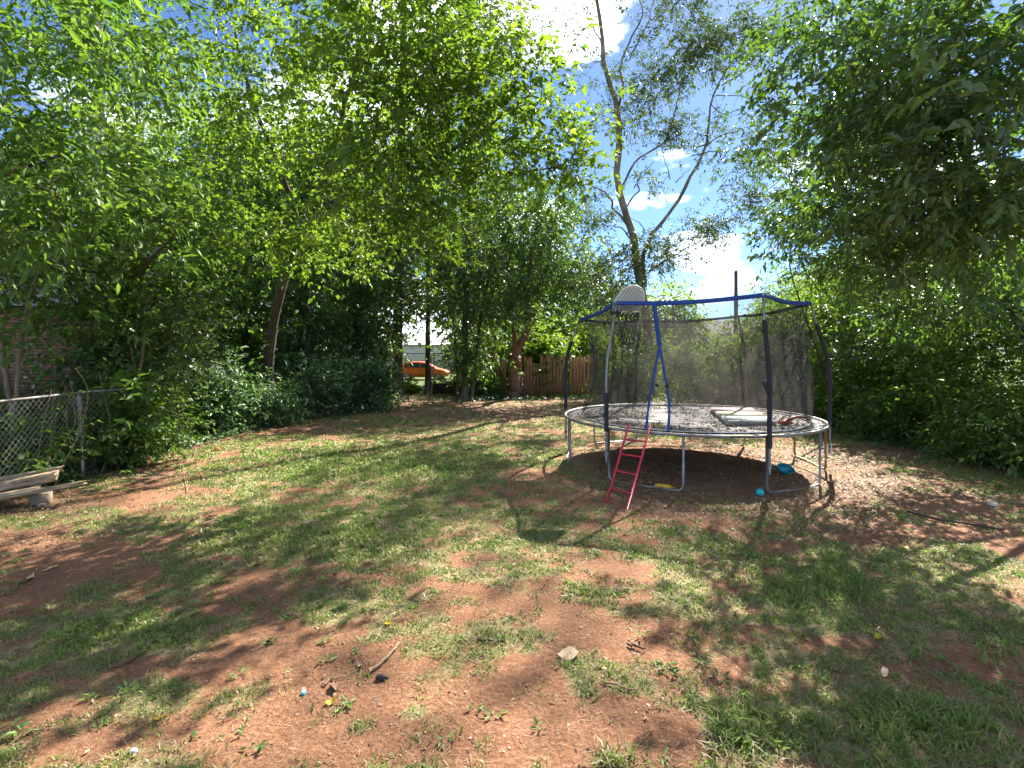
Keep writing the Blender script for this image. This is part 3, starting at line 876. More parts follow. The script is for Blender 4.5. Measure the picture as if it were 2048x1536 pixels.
tree('tall_tree', 'tall open-limbed tree against blue sky behind the trampoline', 'tree', tall_limbs,
     [Bl(1470, 330, Yt - 1.8, 1.5, 1.0, .9, 13), Bl(1535, 410, Yt - 2, 1.0, .9, .9, 10), Bl(1430, 250, Yt - 1.5, .9, .8, .5, 7), Bl(1265, 230, Yt - .4, 1.2, 1.2, 1.9, 27), Bl(1310, 200, Yt - 1, 1.1, 1.1, 1.4, 17), Bl(1345, 270, Yt - 1.2, .9, .9, .6, 16), Bl(1340, 120, Yt - 1.6, 1.5, 1.4, 1.4, 38), Bl(1420, 120, Yt - 2, 1.7, 1.4, 1.0, 35), Bl(1340, 20, Yt - 1.4, 2.0, 1.6, 1.0, 33),
      Bl(1480, 60, Yt - 2.2, 1.5, 1.2, .7, 25), Bl(1560, 50, Yt - 2.4, 1.4, 1.2, .7, 20), Bl(1500, 270, Yt - 1.3, 1.1, 1.0, .6, 11), Bl(1540, 330, Yt - 1.6, .9, .9, .7, 8), Bl(1400, 460, Yt - 1.2, 1.7, 1.1, .5, 26), Bl(1480, 410, Yt - 1.8, .9, .8, .4, 8),
      Bl(1310, 510, Yt - .6, 1.5, 1.2, .8, 42), Bl(1215, 560, Yt - .6, 1.6, 1.3, 1.2, 60), Bl(1185, 420, Yt + .4, 1.0, 1, 1.2, 22), Bl(1200, 150, Yt, 1.0, 1.2, 1.8, 9), Bl(1110, 60, Yt + .5, 1.6, 1.5, 2.0, 13),
      Bl(1300, 360, Yt - .5, .8, .8, .4, 6), Bl(1260, -140, Yt, 3.4, 2.6, 2.2, 17), Bl(1255, 620, Yt - .2, 1.3, 1.2, 1.0, 37), Bl(1390, -60, Yt - 1, 2.4, 2, 1.0, 12), Bl(1510, -100, Yt - 2.5, 1.9, 1.6, 1.2, 20)],  # last blob is out of view above, added to dapple the foreground
     tl_leaf, BARK_GREY, 15, limbs_apart=True)

# --- right side: near overhanging privet, sunlit hedge trees along the fence
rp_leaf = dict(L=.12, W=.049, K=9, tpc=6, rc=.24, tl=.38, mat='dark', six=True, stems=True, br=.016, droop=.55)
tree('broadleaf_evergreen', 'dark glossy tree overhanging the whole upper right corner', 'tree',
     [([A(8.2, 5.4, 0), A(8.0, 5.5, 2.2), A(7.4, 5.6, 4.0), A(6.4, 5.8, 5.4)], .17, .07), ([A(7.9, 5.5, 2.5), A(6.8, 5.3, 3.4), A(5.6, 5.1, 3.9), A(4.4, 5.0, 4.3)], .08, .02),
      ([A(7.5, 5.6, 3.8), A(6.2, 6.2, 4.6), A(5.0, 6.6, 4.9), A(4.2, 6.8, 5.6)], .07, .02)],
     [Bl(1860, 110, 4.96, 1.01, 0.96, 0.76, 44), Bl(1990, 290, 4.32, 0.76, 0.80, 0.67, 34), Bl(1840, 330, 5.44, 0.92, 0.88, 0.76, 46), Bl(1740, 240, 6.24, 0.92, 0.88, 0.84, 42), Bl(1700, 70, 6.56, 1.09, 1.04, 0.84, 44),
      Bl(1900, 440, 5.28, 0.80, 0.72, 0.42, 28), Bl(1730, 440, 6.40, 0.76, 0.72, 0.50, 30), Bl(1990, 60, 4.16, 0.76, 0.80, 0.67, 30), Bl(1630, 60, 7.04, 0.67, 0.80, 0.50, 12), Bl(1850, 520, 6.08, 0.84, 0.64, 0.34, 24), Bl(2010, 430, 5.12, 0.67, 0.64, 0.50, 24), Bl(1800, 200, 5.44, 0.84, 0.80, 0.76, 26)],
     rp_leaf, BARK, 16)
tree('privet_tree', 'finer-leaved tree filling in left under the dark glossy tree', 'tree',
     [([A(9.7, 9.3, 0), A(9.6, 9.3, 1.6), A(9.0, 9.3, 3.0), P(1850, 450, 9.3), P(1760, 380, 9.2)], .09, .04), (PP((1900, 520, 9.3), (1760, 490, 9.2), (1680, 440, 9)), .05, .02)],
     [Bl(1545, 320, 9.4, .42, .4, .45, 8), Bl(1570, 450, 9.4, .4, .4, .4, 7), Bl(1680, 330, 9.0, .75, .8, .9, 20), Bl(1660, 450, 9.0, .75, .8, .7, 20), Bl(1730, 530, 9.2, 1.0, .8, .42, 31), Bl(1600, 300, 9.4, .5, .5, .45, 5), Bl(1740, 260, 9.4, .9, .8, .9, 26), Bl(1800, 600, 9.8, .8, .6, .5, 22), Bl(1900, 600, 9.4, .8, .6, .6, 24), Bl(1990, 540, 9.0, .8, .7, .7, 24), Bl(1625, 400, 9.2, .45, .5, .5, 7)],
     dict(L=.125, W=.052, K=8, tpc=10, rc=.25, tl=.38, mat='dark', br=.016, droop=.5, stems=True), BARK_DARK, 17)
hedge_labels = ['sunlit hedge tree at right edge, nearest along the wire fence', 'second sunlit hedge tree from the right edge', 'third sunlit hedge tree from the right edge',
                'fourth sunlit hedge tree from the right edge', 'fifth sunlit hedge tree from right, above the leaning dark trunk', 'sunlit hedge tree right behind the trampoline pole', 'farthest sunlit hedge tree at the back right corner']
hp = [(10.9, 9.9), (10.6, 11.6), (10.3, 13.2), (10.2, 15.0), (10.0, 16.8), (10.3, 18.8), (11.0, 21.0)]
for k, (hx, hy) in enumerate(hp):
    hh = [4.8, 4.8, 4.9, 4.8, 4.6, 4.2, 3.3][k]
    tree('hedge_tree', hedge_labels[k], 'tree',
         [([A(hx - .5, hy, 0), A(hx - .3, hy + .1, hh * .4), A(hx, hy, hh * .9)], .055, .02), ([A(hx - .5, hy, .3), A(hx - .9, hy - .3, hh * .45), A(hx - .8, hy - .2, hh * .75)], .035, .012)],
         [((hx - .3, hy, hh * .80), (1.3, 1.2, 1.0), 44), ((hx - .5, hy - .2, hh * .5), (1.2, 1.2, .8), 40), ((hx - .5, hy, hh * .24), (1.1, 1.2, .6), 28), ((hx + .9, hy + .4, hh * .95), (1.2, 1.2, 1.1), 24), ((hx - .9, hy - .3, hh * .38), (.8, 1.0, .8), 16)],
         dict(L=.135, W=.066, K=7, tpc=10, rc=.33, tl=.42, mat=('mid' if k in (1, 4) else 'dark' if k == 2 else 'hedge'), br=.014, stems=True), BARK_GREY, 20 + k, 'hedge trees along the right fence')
tree('leaning_dark_trunk', 'thick dark trunk leaning behind the right trampoline pole', 'tree',
     [([A(8.9, 15.6, 0), P(1600, 800, 15.6), P(1640, 745, 15.7), P(1690, 690, 15.9), P(1720, 620, 16.1)], .24, .10)],
     [Bl(1720, 620, 16.1, 1.4, 1.2, .9, 36), Bl(1660, 650, 16, .8, .8, .5, 14)], dict(L=.14, W=.066, K=7, tpc=9, rc=.3, tl=.4, mat='hedge', br=.016), BARK_DARK, 28)

# --- shrubs behind the trampoline and in the beds
def shrub(label, x, y, h, w, mat, seed, n=40, L=.13, W=.065, group=None, name='shrub'):
    g = np.random.default_rng(seed + 500)
    L, W = L * g.uniform(.75, 1.25), W * g.uniform(.65, 1.2)
    paths = []
    for k in range(4):
        a = g.uniform(0, 6.28)
        paths.append(([A(x + .1 * math.cos(a), y + .1 * math.sin(a), 0), A(x + .25 * w * math.cos(a), y + .25 * w * math.sin(a), h * .45), A(x + .4 * w * math.cos(a), y + .4 * w * math.sin(a), h * .8)], .025, .008))
    shoots = []
    for k in range(5):
        a = g.uniform(0, 6.28)
        shoots.append(((x + w * .36 * math.cos(a), y + w * .36 * math.sin(a), h * g.uniform(.5, 1.02)), (w * .16, w * .16, h * .22), max(3, n // 11)))
    return tree(name, label, 'shrub', paths, [((x, y, h * .5), (w * .46, w * .46, h * .4), int(n * .75)), ((x + g.uniform(-.2, .2) * w, y, h * .28), (w * .55, w * .5, h * .27), n // 2)] + shoots,
                dict(L=L, W=W, K=7, tpc=9, rc=.27 * max(1, w / 2), tl=.36, mat=mat, br=.009, droop=.3), BARK_GREY, seed, group)

behind = [(1345, 18.5, 2.6, 2.4), (1420, 17.8, 2.3, 2.0), (1490, 18.5, 2.9, 2.2), (1560, 17.5, 3.2, 2.2), (1270, 19.5, 2.0, 2.2), (1225, 20.6, 1.3, 1.4)]
bl_ = ['bright shrub seen through the netting left of its middle', 'bright shrub seen through the netting below the grey roof', 'bright shrub seen through the netting below the utility pole',
       'tall bright shrub behind the right front trampoline pole', 'shaded shrub behind the basketball hoop', 'bright shrub in front of the wooden fence beside the netting']
for k, (px, y, h, w) in enumerate(behind):
    shrub(bl_[k], (px - 1024) / F * y, y, h, w, 'hedge', 40 + k, 54, group='shrubs behind the trampoline')
beds = [(-7.9, 11.6, 1.5, 1.5, 'dark', 'dark shrub just past the end of the near chain-link fence'), (-7.6, 13.0, 1.7, 1.7, 'ivy', 'dark bluish shrub left of the leaning trunk'),
        (-6.9, 14.3, 1.1, 1.4, 'ivy', 'low dark shrub at the foot of the leaning trunk'), (-6.2, 16.4, 1.6, 1.8, 'ivy', 'dark bluish shrub right of the leaning trunk'),
        (-5.3, 18.2, 1.7, 1.9, 'ivy', 'rounded dark shrub left of the sunlit gap by the car'), (-5.7, 20.0, .9, 1.2, 'ivy', 'low shrub just left of the tall straight trunk'),
        (-9.2, 14.2, 2.6, 2.2, 'mid', 'tall green shrub in front of the dark tarp'), (-9.6, 9.2, 1.3, 1.4, 'dark', 'shrub growing behind the near chain-link fence'),
        (-8.2, 10.0, 2.1, 1.3, 'dark', 'shrub tangled into the end of the near chain-link fence'), (-8.6, 16.4, 2.2, 2.0, 'dark', 'shrub in deep shade behind the leaning trunk'),
        (8.75, 9.4, 1.2, 1.3, 'mid', 'low shrub against the fence at the right edge'), (8.75, 11.9, 1.3, 1.5, 'mid', 'low dark shrub between the right fence posts'), (8.7, 14.4, 1.2, 1.5, 'mid', 'low dark shrub right of the trampoline against the fence'),
        (-1.3, 22.8, 1.0, 1.2, 'mid', 'low green bush left of the wooden fence'), (-5.6, 26.2, .26, 1.0, 'hedge', 'sunlit bush below the orange car'), (-3.4, 26.2, .26, 1.0, 'hedge', 'sunlit weeds below the front of the orange car'),
        (1.6, 24.6, 3.0, 2.0, 'bright', 'bright bush spilling leaves over the wooden fence top')]
beds += [(-11.3, 10.7, 1.5, 1.2, 'mid', 'low leafy bush in front of the brick wall'), (-13.6, 11.2, 2.0, 1.6, 'mid', 'leafy bush in front of the brick wall at left edge'), (-9.1, 12.6, 3.0, 1.8, 'dark', 'tall bush behind the reddish stem'),
         (-10.6, 15.5, 3.8, 2.8, 'mid', 'tall bush right of the brick house'), (-10.0, 18.5, 3.8, 3.0, 'dark', 'tall dark bush behind the twin-stemmed tree'), (-8.0, 20.5, 3.4, 2.6, 'dark', 'tall dark bush left of the dark bushy tree'),
         (-6.4, 23.2, 2.8, 1.9, 'dark', 'dark bush left of the tall straight trunk base'), (-7.9, 25.5, 3.6, 2.6, 'hedge', 'sunlit bush far left of the gate'), (-11.5, 25, 4.2, 3.6, 'hedge', 'sunlit thicket behind the dark trees at left'),
         (-15.5, 22, 4.4, 3.6, 'hedge', 'sunlit thicket behind the brick house corner'), (-.4, 25.5, 3.0, 2.4, 'hedge', 'bright bush behind the crooked trunk'), (2.0, 26.5, 3.6, 2.8, 'bright', 'bright bush rising behind the wooden fence'),
         (4.6, 27.0, 3.6, 2.8, 'hedge', 'bright bush behind the hoop beyond the fence'), (7.2, 26, 2.6, 2.6, 'hedge', 'bush beyond the netting under the tall tree'), (9.4, 24.5, 2.4, 2.6, 'hedge', 'bush beyond the netting left of the utility pole'),
         (11.6, 23.5, 2.9, 2.6, 'hedge', 'bush beyond the netting right of the utility pole'),
         (-1.9, 25.4, 2.0, 1.5, 'mid', 'bush closing the right end of the gate'), (9.2, 10.7, 1.9, 1.3, 'hedge', 'upright bush between the two nearest right fence posts'),
         (9.2, 13.0, 1.9, 1.4, 'hedge', 'upright bush by the second right fence post'), (9.0, 8.3, 1.7, 1.3, 'mid', 'bush at the right edge under the overhanging tree'), (-7.5, 7.9, .8, .9, 'mid', 'small bush behind the near fence post at left'), (-7.05, 9.35, 1.5, .9, 'mid', 'leafy vine bush climbing the end of the near fence')]
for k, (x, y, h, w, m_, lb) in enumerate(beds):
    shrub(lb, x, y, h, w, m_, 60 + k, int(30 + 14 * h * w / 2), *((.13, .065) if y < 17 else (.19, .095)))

# --- trees beyond the yard
far_l = dict(L=.5, W=.25, K=6, tpc=9, rc=.9, tl=1.0, mat='far', br=.04)
far_list = [(-330, 40, 11, 8, 'broad tree far behind the brick house'), (-60, 36, 19, 10, 'tall tree far behind the overhanging left leaves'), (250, 38, 20, 9, 'tall far tree behind the pale trunk'),
            (440, 34, 19, 9.5, 'far tree behind the leaning tree'), (610, 35, 19, 9, 'far tree behind the ivy-hung trees'), (745, 37, 17, 8, 'far tree rising behind the tall straight trunk'),
            (975, 36, 13, 7.5, 'far tree behind the ivy-wrapped trunk'), (1100, 34, 11.5, 7, 'far tree above the wooden fence'), (1235, 46, 7.5, 5, 'greyish far tree behind the basketball backboard'),
            (1345, 38, 7.0, 4.2, 'bright rounded tree left of the utility pole'), (1620, 44, 9, 8, 'far tree behind the back right corner'), (1850, 36, 9, 8, 'sunlit far tree behind the right hedge'),
            (2150, 30, 9, 8, 'sunlit far tree beyond the right edge hedge'), (1530, 40, 5.2, 4, 'low bright tree right of the utility pole')]
for k, (px, y, h, w, lb) in enumerate(far_list):
    x = (px - 1024) / F * y
    s = h / 10
    tree('far_tree', lb, 'tree', [([A(x, y, 0), A(x + .2, y, h * .35), A(x, y, h * .8)], .22, .08), ([A(x, y, h * .3), A(x + w * .25, y, h * .6)], .1, .04), ([A(x, y, h * .35), A(x - w * .22, y + .4, h * .65)], .1, .04)],
         [((x, y, h * .72), (w * .36, w * .34, h * .26), int(46 * s + 8)), ((x + w * .22, y, h * .5), (w * .3, w * .3, h * .22), int(32 * s + 6)), ((x - w * .24, y, h * .48), (w * .3, w * .3, h * .22), int(32 * s + 6)), ((x, y - w * .2, h * .3), (w * .4, w * .25, h * .18), int(24 * s + 6))],
         dict(far_l, mat='hedge' if k in (9, 11, 12, 13) else 'far', L=.32 if k in (9, 13) else .46, W=.16 if k in (9, 13) else .22, rc=.55 if k in (9, 13) else .9), BARK, 90 + k, 'trees beyond the yard')

# ------------------------------------------------------------------ buildings
def flat(name, mat, parent, c, s, **k):
    return MB().box(c, s, **k).build(name, mat, parent)

bh = thing('brick_house', 'red brick house glimpsed through leaves at the far left', 'house', (-14.4, 14.5, 0))
flat('wall', brick_mat(), bh, (-14.4, 14.5, 1.63), (8.6, 5, 2.94))
flat('crawl_gap_shade', BARK_DARK, bh, (-14.4, 14.5, .06), (8.3, 4.7, .32))  # dark block in place of the shade in the crawl gap below the wall
r_ = MB()
r_.add([(-19, 11.6, 3.1), (-9.8, 11.6, 3.1), (-9.8, 17.4, 3.1), (-19, 17.4, 3.1), (-19, 14.5, 5), (-9.8, 14.5, 5)], [[0, 1, 5, 4], [3, 4, 5, 2]])
r_.add([(-19, 11.6, 3.1), (-9.8, 11.6, 3.1), (-9.8, 17.4, 3.1), (-19, 17.4, 3.1), (-19, 14.5, 5), (-9.8, 14.5, 5)], [[0, 4, 3], [1, 2, 5]])
r_.build('roof', ROOF, bh)
for wx in (-12.35, -14.8):
    w_ = flat('window', WHITEP, bh, (wx, 11.97, 1.75), (.85, .08, 1.25))
    flat('pane', GLASS, w_, (wx, 11.925, 2.05), (.68, .02, .5))
    flat('pane', GLASS, w_, (wx, 11.925, 1.45), (.68, .02, .5))

gh = thing('grey_roofed_house', 'grey-roofed house seen through the netting below the pole', 'house', (15.6, 41, -.3))
flat('wall', SIDING, gh, (15.6, 42, 1.1), (7, 6, 3.0))
r_ = MB()
V = [(11.8, 38.4, 2.5), (19.4, 38.4, 2.5), (19.4, 45.6, 2.5), (11.8, 45.6, 2.5), (12.0, 42, 4.55), (19.2, 42, 4.55)]
r_.add(V, [[0, 1, 5, 4], [3, 4, 5, 2]])
r_.add(V, [[0, 4, 3], [1, 2, 5]])
r_.build('roof', ROOF, gh)
pr = MB()
pr.add([(13.4, 36.6, 1.65), (16.8, 36.6, 1.65), (16.8, 38.9, 2.35), (13.4, 38.9, 2.35)], [[0, 1, 2, 3]])
pr.add([(13.4, 36.6, 1.58), (16.8, 36.6, 1.58), (16.8, 38.9, 2.28), (13.4, 38.9, 2.28)], [[0, 3, 2, 1]])
pr.build('porch_roof', WHITEP, gh)
for px_ in (13.6, 16.6):
    flat('post', WHITEP, gh, (px_, 36.8, .65), (.12, .12, 1.95))
for wx in (13.8, 15.4, 17.6):
    w_ = flat('window', WHITEP, gh, (wx, 38.97, 1.2), (.9, .06, 1.1))
    flat('pane', GLASS, w_, (wx, 38.925, 1.2), (.75, .02, .95))

ph = thing('pale_house', 'pale siding house glimpsed between trunks behind the car', 'house', (-9, 57, -.34))
flat('wall', SIDING, ph, (-8.5, 60, 1.2), (17, 6, 3.2))
r_ = MB()
V = [(-17.4, 56.6, 2.8), (.4, 56.6, 2.8), (.4, 63.4, 2.8), (-17.4, 63.4, 2.8), (-17.2, 60, 3.7), (.2, 60, 3.7)]
r_.add(V, [[0, 1, 5, 4], [3, 4, 5, 2]])
r_.add(V, [[0, 4, 3], [1, 2, 5]])
r_.build('roof', SIDING, ph)
for wx in (-13, -7.2, -3.4):
    w_ = flat('window', WHITEP, ph, (wx, 56.97, 1.6), (1.2, .06, 1.4))
    flat('pane', GLASS, w_, (wx, 56.925, 1.6), (1.0, .02, 1.2))

tp = MB()
tc_ = P(385, 760, 13.8)
u = np.linspace(0, 2 * np.pi, 28, endpoint=False)
prof = [(1.0, -.2), (1.0, .6), (.97, 1.05), (.8, 1.4), (.5, 1.62), (.18, 1.72), (.0, 1.74)]
g_ = np.random.default_rng(3)
V = []
for r0, z in prof:
    wob = 1 + .05 * np.sin(5 * u + z * 3) + .03 * np.sin(9 * u)
    V.append(np.stack([tc_[0] + .95 * r0 * wob * np.cos(u), tc_[1] + .8 * r0 * wob * np.sin(u), np.full(28, z + .55) - .0], -1))
V = np.concatenate(V)
V[:, 2] = np.maximum(V[:, 2] - .35, -.05)
m_, n_ = len(prof), 28
q = np.array([[i * n_ + j, i * n_ + (j + 1) % n_, (i + 1) * n_ + (j + 1) % n_, (i + 1) * n_ + j] for i in range(m_ - 1) for j in range(n_)])
tag(tp.add(V, q).build('tarp_covered_heap', TARP, smooth=True, loc=(tc_[0], tc_[1], 0)), 'rounded heap under a charcoal tarp among the left shrubs', 'tarp')

# utility pole and wire
up_ = thing('utility_pole', 'dark utility pole rising above the trampoline against the sky', 'pole', (13.95, 32, -.2))
t1 = P(1472, 541, 32)
MB().tube([A(t1[0], 32, -.4), A(t1[0], 32, 3.5), t1], [.15, .13, .105], 10).build('post', POLE, up_, smooth=True)
MB().tube([t1 + A(-.22, -.12, -.12), t1 + A(.05, -.12, -.1)], .035, 6).build('insulator', STEEL, up_)
s_ = np.linspace(0, 1, 24)[:, None]
pw = (t1 + A(-.2, -.12, -.12)) * (1 - s_) + P(1120, 700, 60) * s_ - A(0, 0, 1) * (s_ * (1 - s_)) * 2.2
tag(MB().tube(pw, .012, 4).build('overhead_wire', RUBBER, loc=tuple(t1)), 'thin overhead wire sloping down left from the utility pole', 'wire')

# ------------------------------------------------------------------ fences
def wire_mesh(parent, p0, p1, z0, z1, step=.10, r=.0028):
    p0, p1 = A(*p0), A(*p1)
    Lx = np.linalg.norm(p1 - p0)
    hgt = z1 - z0
    m = MB()
    for sg in (1, -1):
        s0 = -hgt if sg > 0 else 0
        for s in np.arange(s0, Lx + (0 if sg > 0 else hgt), step):
            a, b = (s, s + hgt) if sg > 0 else (s, s - hgt)
            za, zb = z0, z1
            lo, hi = sorted((a, b))
            f0 = np.clip((0 - a) / (b - a) if b > a else (Lx - a) / (b - a), 0, 1)
            f1 = np.clip((Lx - a) / (b - a) if b > a else (0 - a) / (b - a), 0, 1)
            if f1 - f0 < .02:
                continue
            q0 = p0 + (p1 - p0) / Lx * (a + (b - a) * f0)
            q1 = p0 + (p1 - p0) / Lx * (a + (b - a) * f1)
            m.tube([A(q0[0], q0[1], z0 + hgt * f0), A(q1[0], q1[1], z0 + hgt * f1)], r, 3, caps=False)
    return tag(m.build('wire_mesh', WIRE, parent), kind='stuff')

def fence(name, label, pts, posts, z1, r=.03, lean=0):
    t = thing(name, label, 'fence', (*posts[0], 0))
    for k, (x, y) in enumerate(posts):
        MB().tube([A(x, y, -.1), A(x + lean, y, z1 - .02)], r, 10).build('post', FENCE, t, smooth=True)
        MB().tube([A(x + lean, y, z1 - .03), A(x + lean, y, z1 + .03)], [r * 1.25, r * .6], 10).build('post_cap', FENCE, t, smooth=True)
    for a, b in zip(pts[:-1], pts[1:]):
        mid = (A(*a, z1 + .015) + A(*b, z1 + .015)) / 2 - A(0, 0, .015)
        MB().tube(smooth_path([A(*a, z1), mid, A(*b, z1)], 6), .021, 8).build('rail', FENCE, t, smooth=True)
        wire_mesh(t, (*a, 0), (*b, 0), .04, z1 - .02)
    return t

fence('chain_link_fence', 'sagging chain-link fence with one grey post at the left', [(-6.86, 6.6), (-7.05, 8.47), (-6.8, 9.7)], [(-7.05, 8.47)], 1.4, .034, lean=-.06)
fence('chain_link_fence', 'low chain-link fence buried in the hedge on the right', [(9.0, 7.6), (8.95, 10.5), (8.9, 13.3), (8.9, 16.2), (8.6, 18.6)], [(8.95, 10.5), (8.9, 13.3), (8.9, 16.2), (8.6, 18.6)], 1.08, .028)
fence('chain_link_gate', 'tall chain-link gate in front of the orange car', [(-7.3, 27), (-4.25, 27), (-1.6, 27)], [(-7.3, 27), (-4.25, 27), (-4.1, 27), (-1.6, 27)], 1.95, .035)

wf = thing('wooden_fence', 'broken brown board fence behind the trampoline at the back', 'fence', (2, 23.6, 0))
proto_b = MB().box((2, 23.6, .95), (.138, .022, 1.9)).build('board', BOARD, wf)
g_ = np.random.default_rng(8)
x = -.8
first = True
while x < 3.9:
    if g_.random() > .03:
        hgt = g_.uniform(.92, 1.03) * (0.78 if .9 < x < 1.3 else 1)
        o = proto_b if first else copy_part(proto_b, wf, (0, 0, 0))
        o.location = (x - 2, g_.uniform(-.012, .012), -.02 + g_.uniform(-.03, .03))
        o.rotation_euler = (g_.normal(0, .012), g_.normal(0, .012), 0)
        o.scale = (1, 1, hgt)
        first = False
    x += .152
for z in (.45, 1.45):
    flat('rail', BOARD, wf, (1.55, 23.66, z), (4.9, .05, .09))
for x in (-.7, 1.6, 3.9):
    flat('post', BOARD, wf, (x, 23.74, .95), (.1, .1, 2.0))

def plank(label, c, s, rz=0, rx=0, ry=0, mat=PLANK, name='leaning_plank', cat='plank'):
    return tag(MB().box((0, 0, 0), s, rz, rx, ry).build(name, mat, loc=c), label, cat)

def at(px, py, Y):
    return tuple(P(px, py, Y))
plank('wide brown panel leaning on the fence left of the crooked trunk', at(1017, 772, 23.2), (.95, .03, 1.15), rx=R(-12))
o_ = plank('diagonal board nailed across the broken wooden fence', at(1063, 741, 23.4), (1.05, .03, .16), ry=R(13))
plank('upright pinkish board leaning on the middle of the fence', at(1078, 770, 23.25), (.32, .03, 1.35), rx=R(-9), ry=R(2))
plank('narrow brown board leaning beside the pinkish board', at(1092, 768, 23.2), (.14, .03, 1.4), rx=R(-9), ry=R(-4), mat=BOARD)
plank('horizontal board low on the fence behind the netting', at(1185, 779, 23.3), (1.5, .03, .14))
pb = thing('planter_box', 'dark low timber box below the front of the car', 'box', at(912, 790, 25.0)[:2] + (0,))
for (dx, dy, sx, sy) in ((0, -.28, 2.1, .07), (0, .28, 2.1, .07), (-1.05, 0, .07, .56), (1.05, 0, .07, .56)):
    for k in range(2):
        c = at(912, 790, 25.0)
        flat('timber', BARK_DARK, pb, (c[0] + dx, c[1] + dy, .13 + .25 * k), (sx, sy, .235))
ty = MB()
c = at(985, 796, 22.3)
a_ = np.linspace(0, 2 * np.pi, 28, endpoint=False)
ty.tube(np.stack([c[0] + .25 * np.cos(a_), c[1] + .25 * np.sin(a_), np.full(28, .1)], -1), .1, 10, closed=True)
tag(ty.build('old_tyre', RUBBER, smooth=True, loc=(c[0], c[1], 0)), 'old black tyre lying in the ivy by the fence', 'tyre')

# ------------------------------------------------------------------ the orange car
cx0, cyY, cz0 = -9.3, 43.6, float(gz(-7, 43.6))
car = thing('parked_car', 'orange hatchback parked beyond the gate behind tree trunks', 'car', (cx0 + 2, cyY, cz0))
st = [  # x from the tail, bottom, waist, top, half width at waist, at top
    (0.0, .45, .92, .98, .70, .62), (.08, .32, .98, 1.28, .80, .60), (.35, .26, 1.0, 1.46, .83, .60), (.9, .24, .99, 1.53, .84, .60), (1.6, .24, .97, 1.54, .845, .61), (2.1, .24, .96, 1.48, .845, .61),
    (2.6, .24, .95, 1.22, .845, .66), (2.95, .24, .94, .99, .84, .74), (3.4, .25, .86, .90, .82, .72), (3.8, .30, .72, .78, .76, .66), (3.98, .40, .62, .66, .62, .55)]
rings = []
for (x, zb, zw, zt, hw, ht) in st:
    rings.append([(x, -hw * .94, zb), (x, -hw, (zb + zw) * .5), (x, -hw, zw), (x, -ht, zt - .03), (x, -ht * .8, zt), (x, ht * .8, zt), (x, ht, zt - .03), (x, hw, zw), (x, hw, (zb + zw) * .5), (x, hw * .94, zb)])
rings = np.array(rings)
off = A(cx0, cyY, cz0)
cb = MB()
nr = 10
q = np.array([[i * nr + j, i * nr + (j + 1) % nr, (i + 1) * nr + (j + 1) % nr, (i + 1) * nr + j] for i in range(len(st) - 1) for j in range(nr)])
cb.add(rings.reshape(-1, 3) + off, q)
for e in (0, len(st) - 1):
    cb.add(np.concatenate([rings[e], rings[e].mean(0)[None]]) + off, [[10, j, (j + 1) % nr] for j in range(nr)])
cb.build('body', ORANGE, car, smooth=True)

def side_pt(x, v, sgn, push=.012):
    f = np.interp(x, [s[0] for s in st], range(len(st)))
    i = int(min(f, len(st) - 2))
    w = f - i
    lo = rings[i][2] * (1 - w) + rings[i + 1][2] * w
    hi = rings[i][3] * (1 - w) + rings[i + 1][3] * w
    p = lo * (1 - v) + hi * v
    return A(p[0], (p[1] - push) * (1 if sgn < 0 else -1), p[2])
for sgn in (-1, 1):
    for (xa, xb) in ((.38, .72), (.78, 1.62), (1.68, 2.42)):
        xs = np.linspace(xa, xb, 5)
        V = [side_pt(x, .1, sgn) for x in xs] + [side_pt(x, .88, sgn) for x in xs]
        MB().add(np.array(V) + off, [[i, i + 1, i + 6, i + 5] for i in range(4)]).build('window', GLASS, car)
    for xw in (.62, 3.15):
        c = off + A(xw, sgn * .78, .29)
        a_ = np.linspace(0, 2 * np.pi, 20, endpoint=False)
        wh = MB().tube(np.stack([c[0] + .22 * np.cos(a_), np.full(20, c[1]), c[2] + .22 * np.sin(a_)], -1), .075, 8, closed=True).build('wheel', RUBBER, car, smooth=True)
        rm = MB()
        for k in range(7):
            an = k * 2 * np.pi / 7
            rm.tube([c + A(0, sgn * .06, 0), c + A(.19 * math.cos(an), sgn * .05, .19 * math.sin(an))], .028, 5)
        rm.tube(np.stack([c[0] + .185 * np.cos(a_), np.full(20, c[1] + sgn * .05), c[2] + .185 * np.sin(a_)], -1), .018, 6, closed=True)
        rm.build('rim', SILVER, wh)
    MB().box(off + A(3.78, sgn * .64, .66), (.3, .22, .14), ry=R(18)).build('headlight', WHITEP, car)
    MB().box(off + A(.1, sgn * .72, 1.05), (.1, .12, .3)).build('tail_light', REDP, car)
    MB().box(off + A(2.45, sgn * .95, 1.02), (.12, .16, .12)).build('mirror', ORANGE, car)
    for xd in (1.65,):
        MB().box(off + A(xd, sgn * .862, .62), (.02, .01, .66)).build('door_seam', RUBBER, car)
ws = MB().add(np.array([side_pt(2.15, .95, -1), side_pt(2.9, .2, -1), side_pt(2.9, .2, 1), side_pt(2.15, .95, 1)]) + off + A(.01, 0, .03), [[0, 1, 2, 3]])
ws.build('windscreen', GLASS, car)

# ------------------------------------------------------------------ the trampoline
TX, TY, TR, TZ = 3.31, 9.75, 2.29, 0.84
def tp_(phi, r, z):
    return A(TX + r * math.sin(R(phi)), TY - r * math.cos(R(phi)), z)

tr = thing('trampoline', 'large round trampoline with sagging black safety net and blue top band', 'trampoline', (TX, TY, 0))
ph_ = np.linspace(0, 360, 96, endpoint=False)
MB().tube([tp_(p, TR, TZ) for p in ph_], .023, 10, closed=True).build('frame_ring', STEEL, tr, smooth=True)
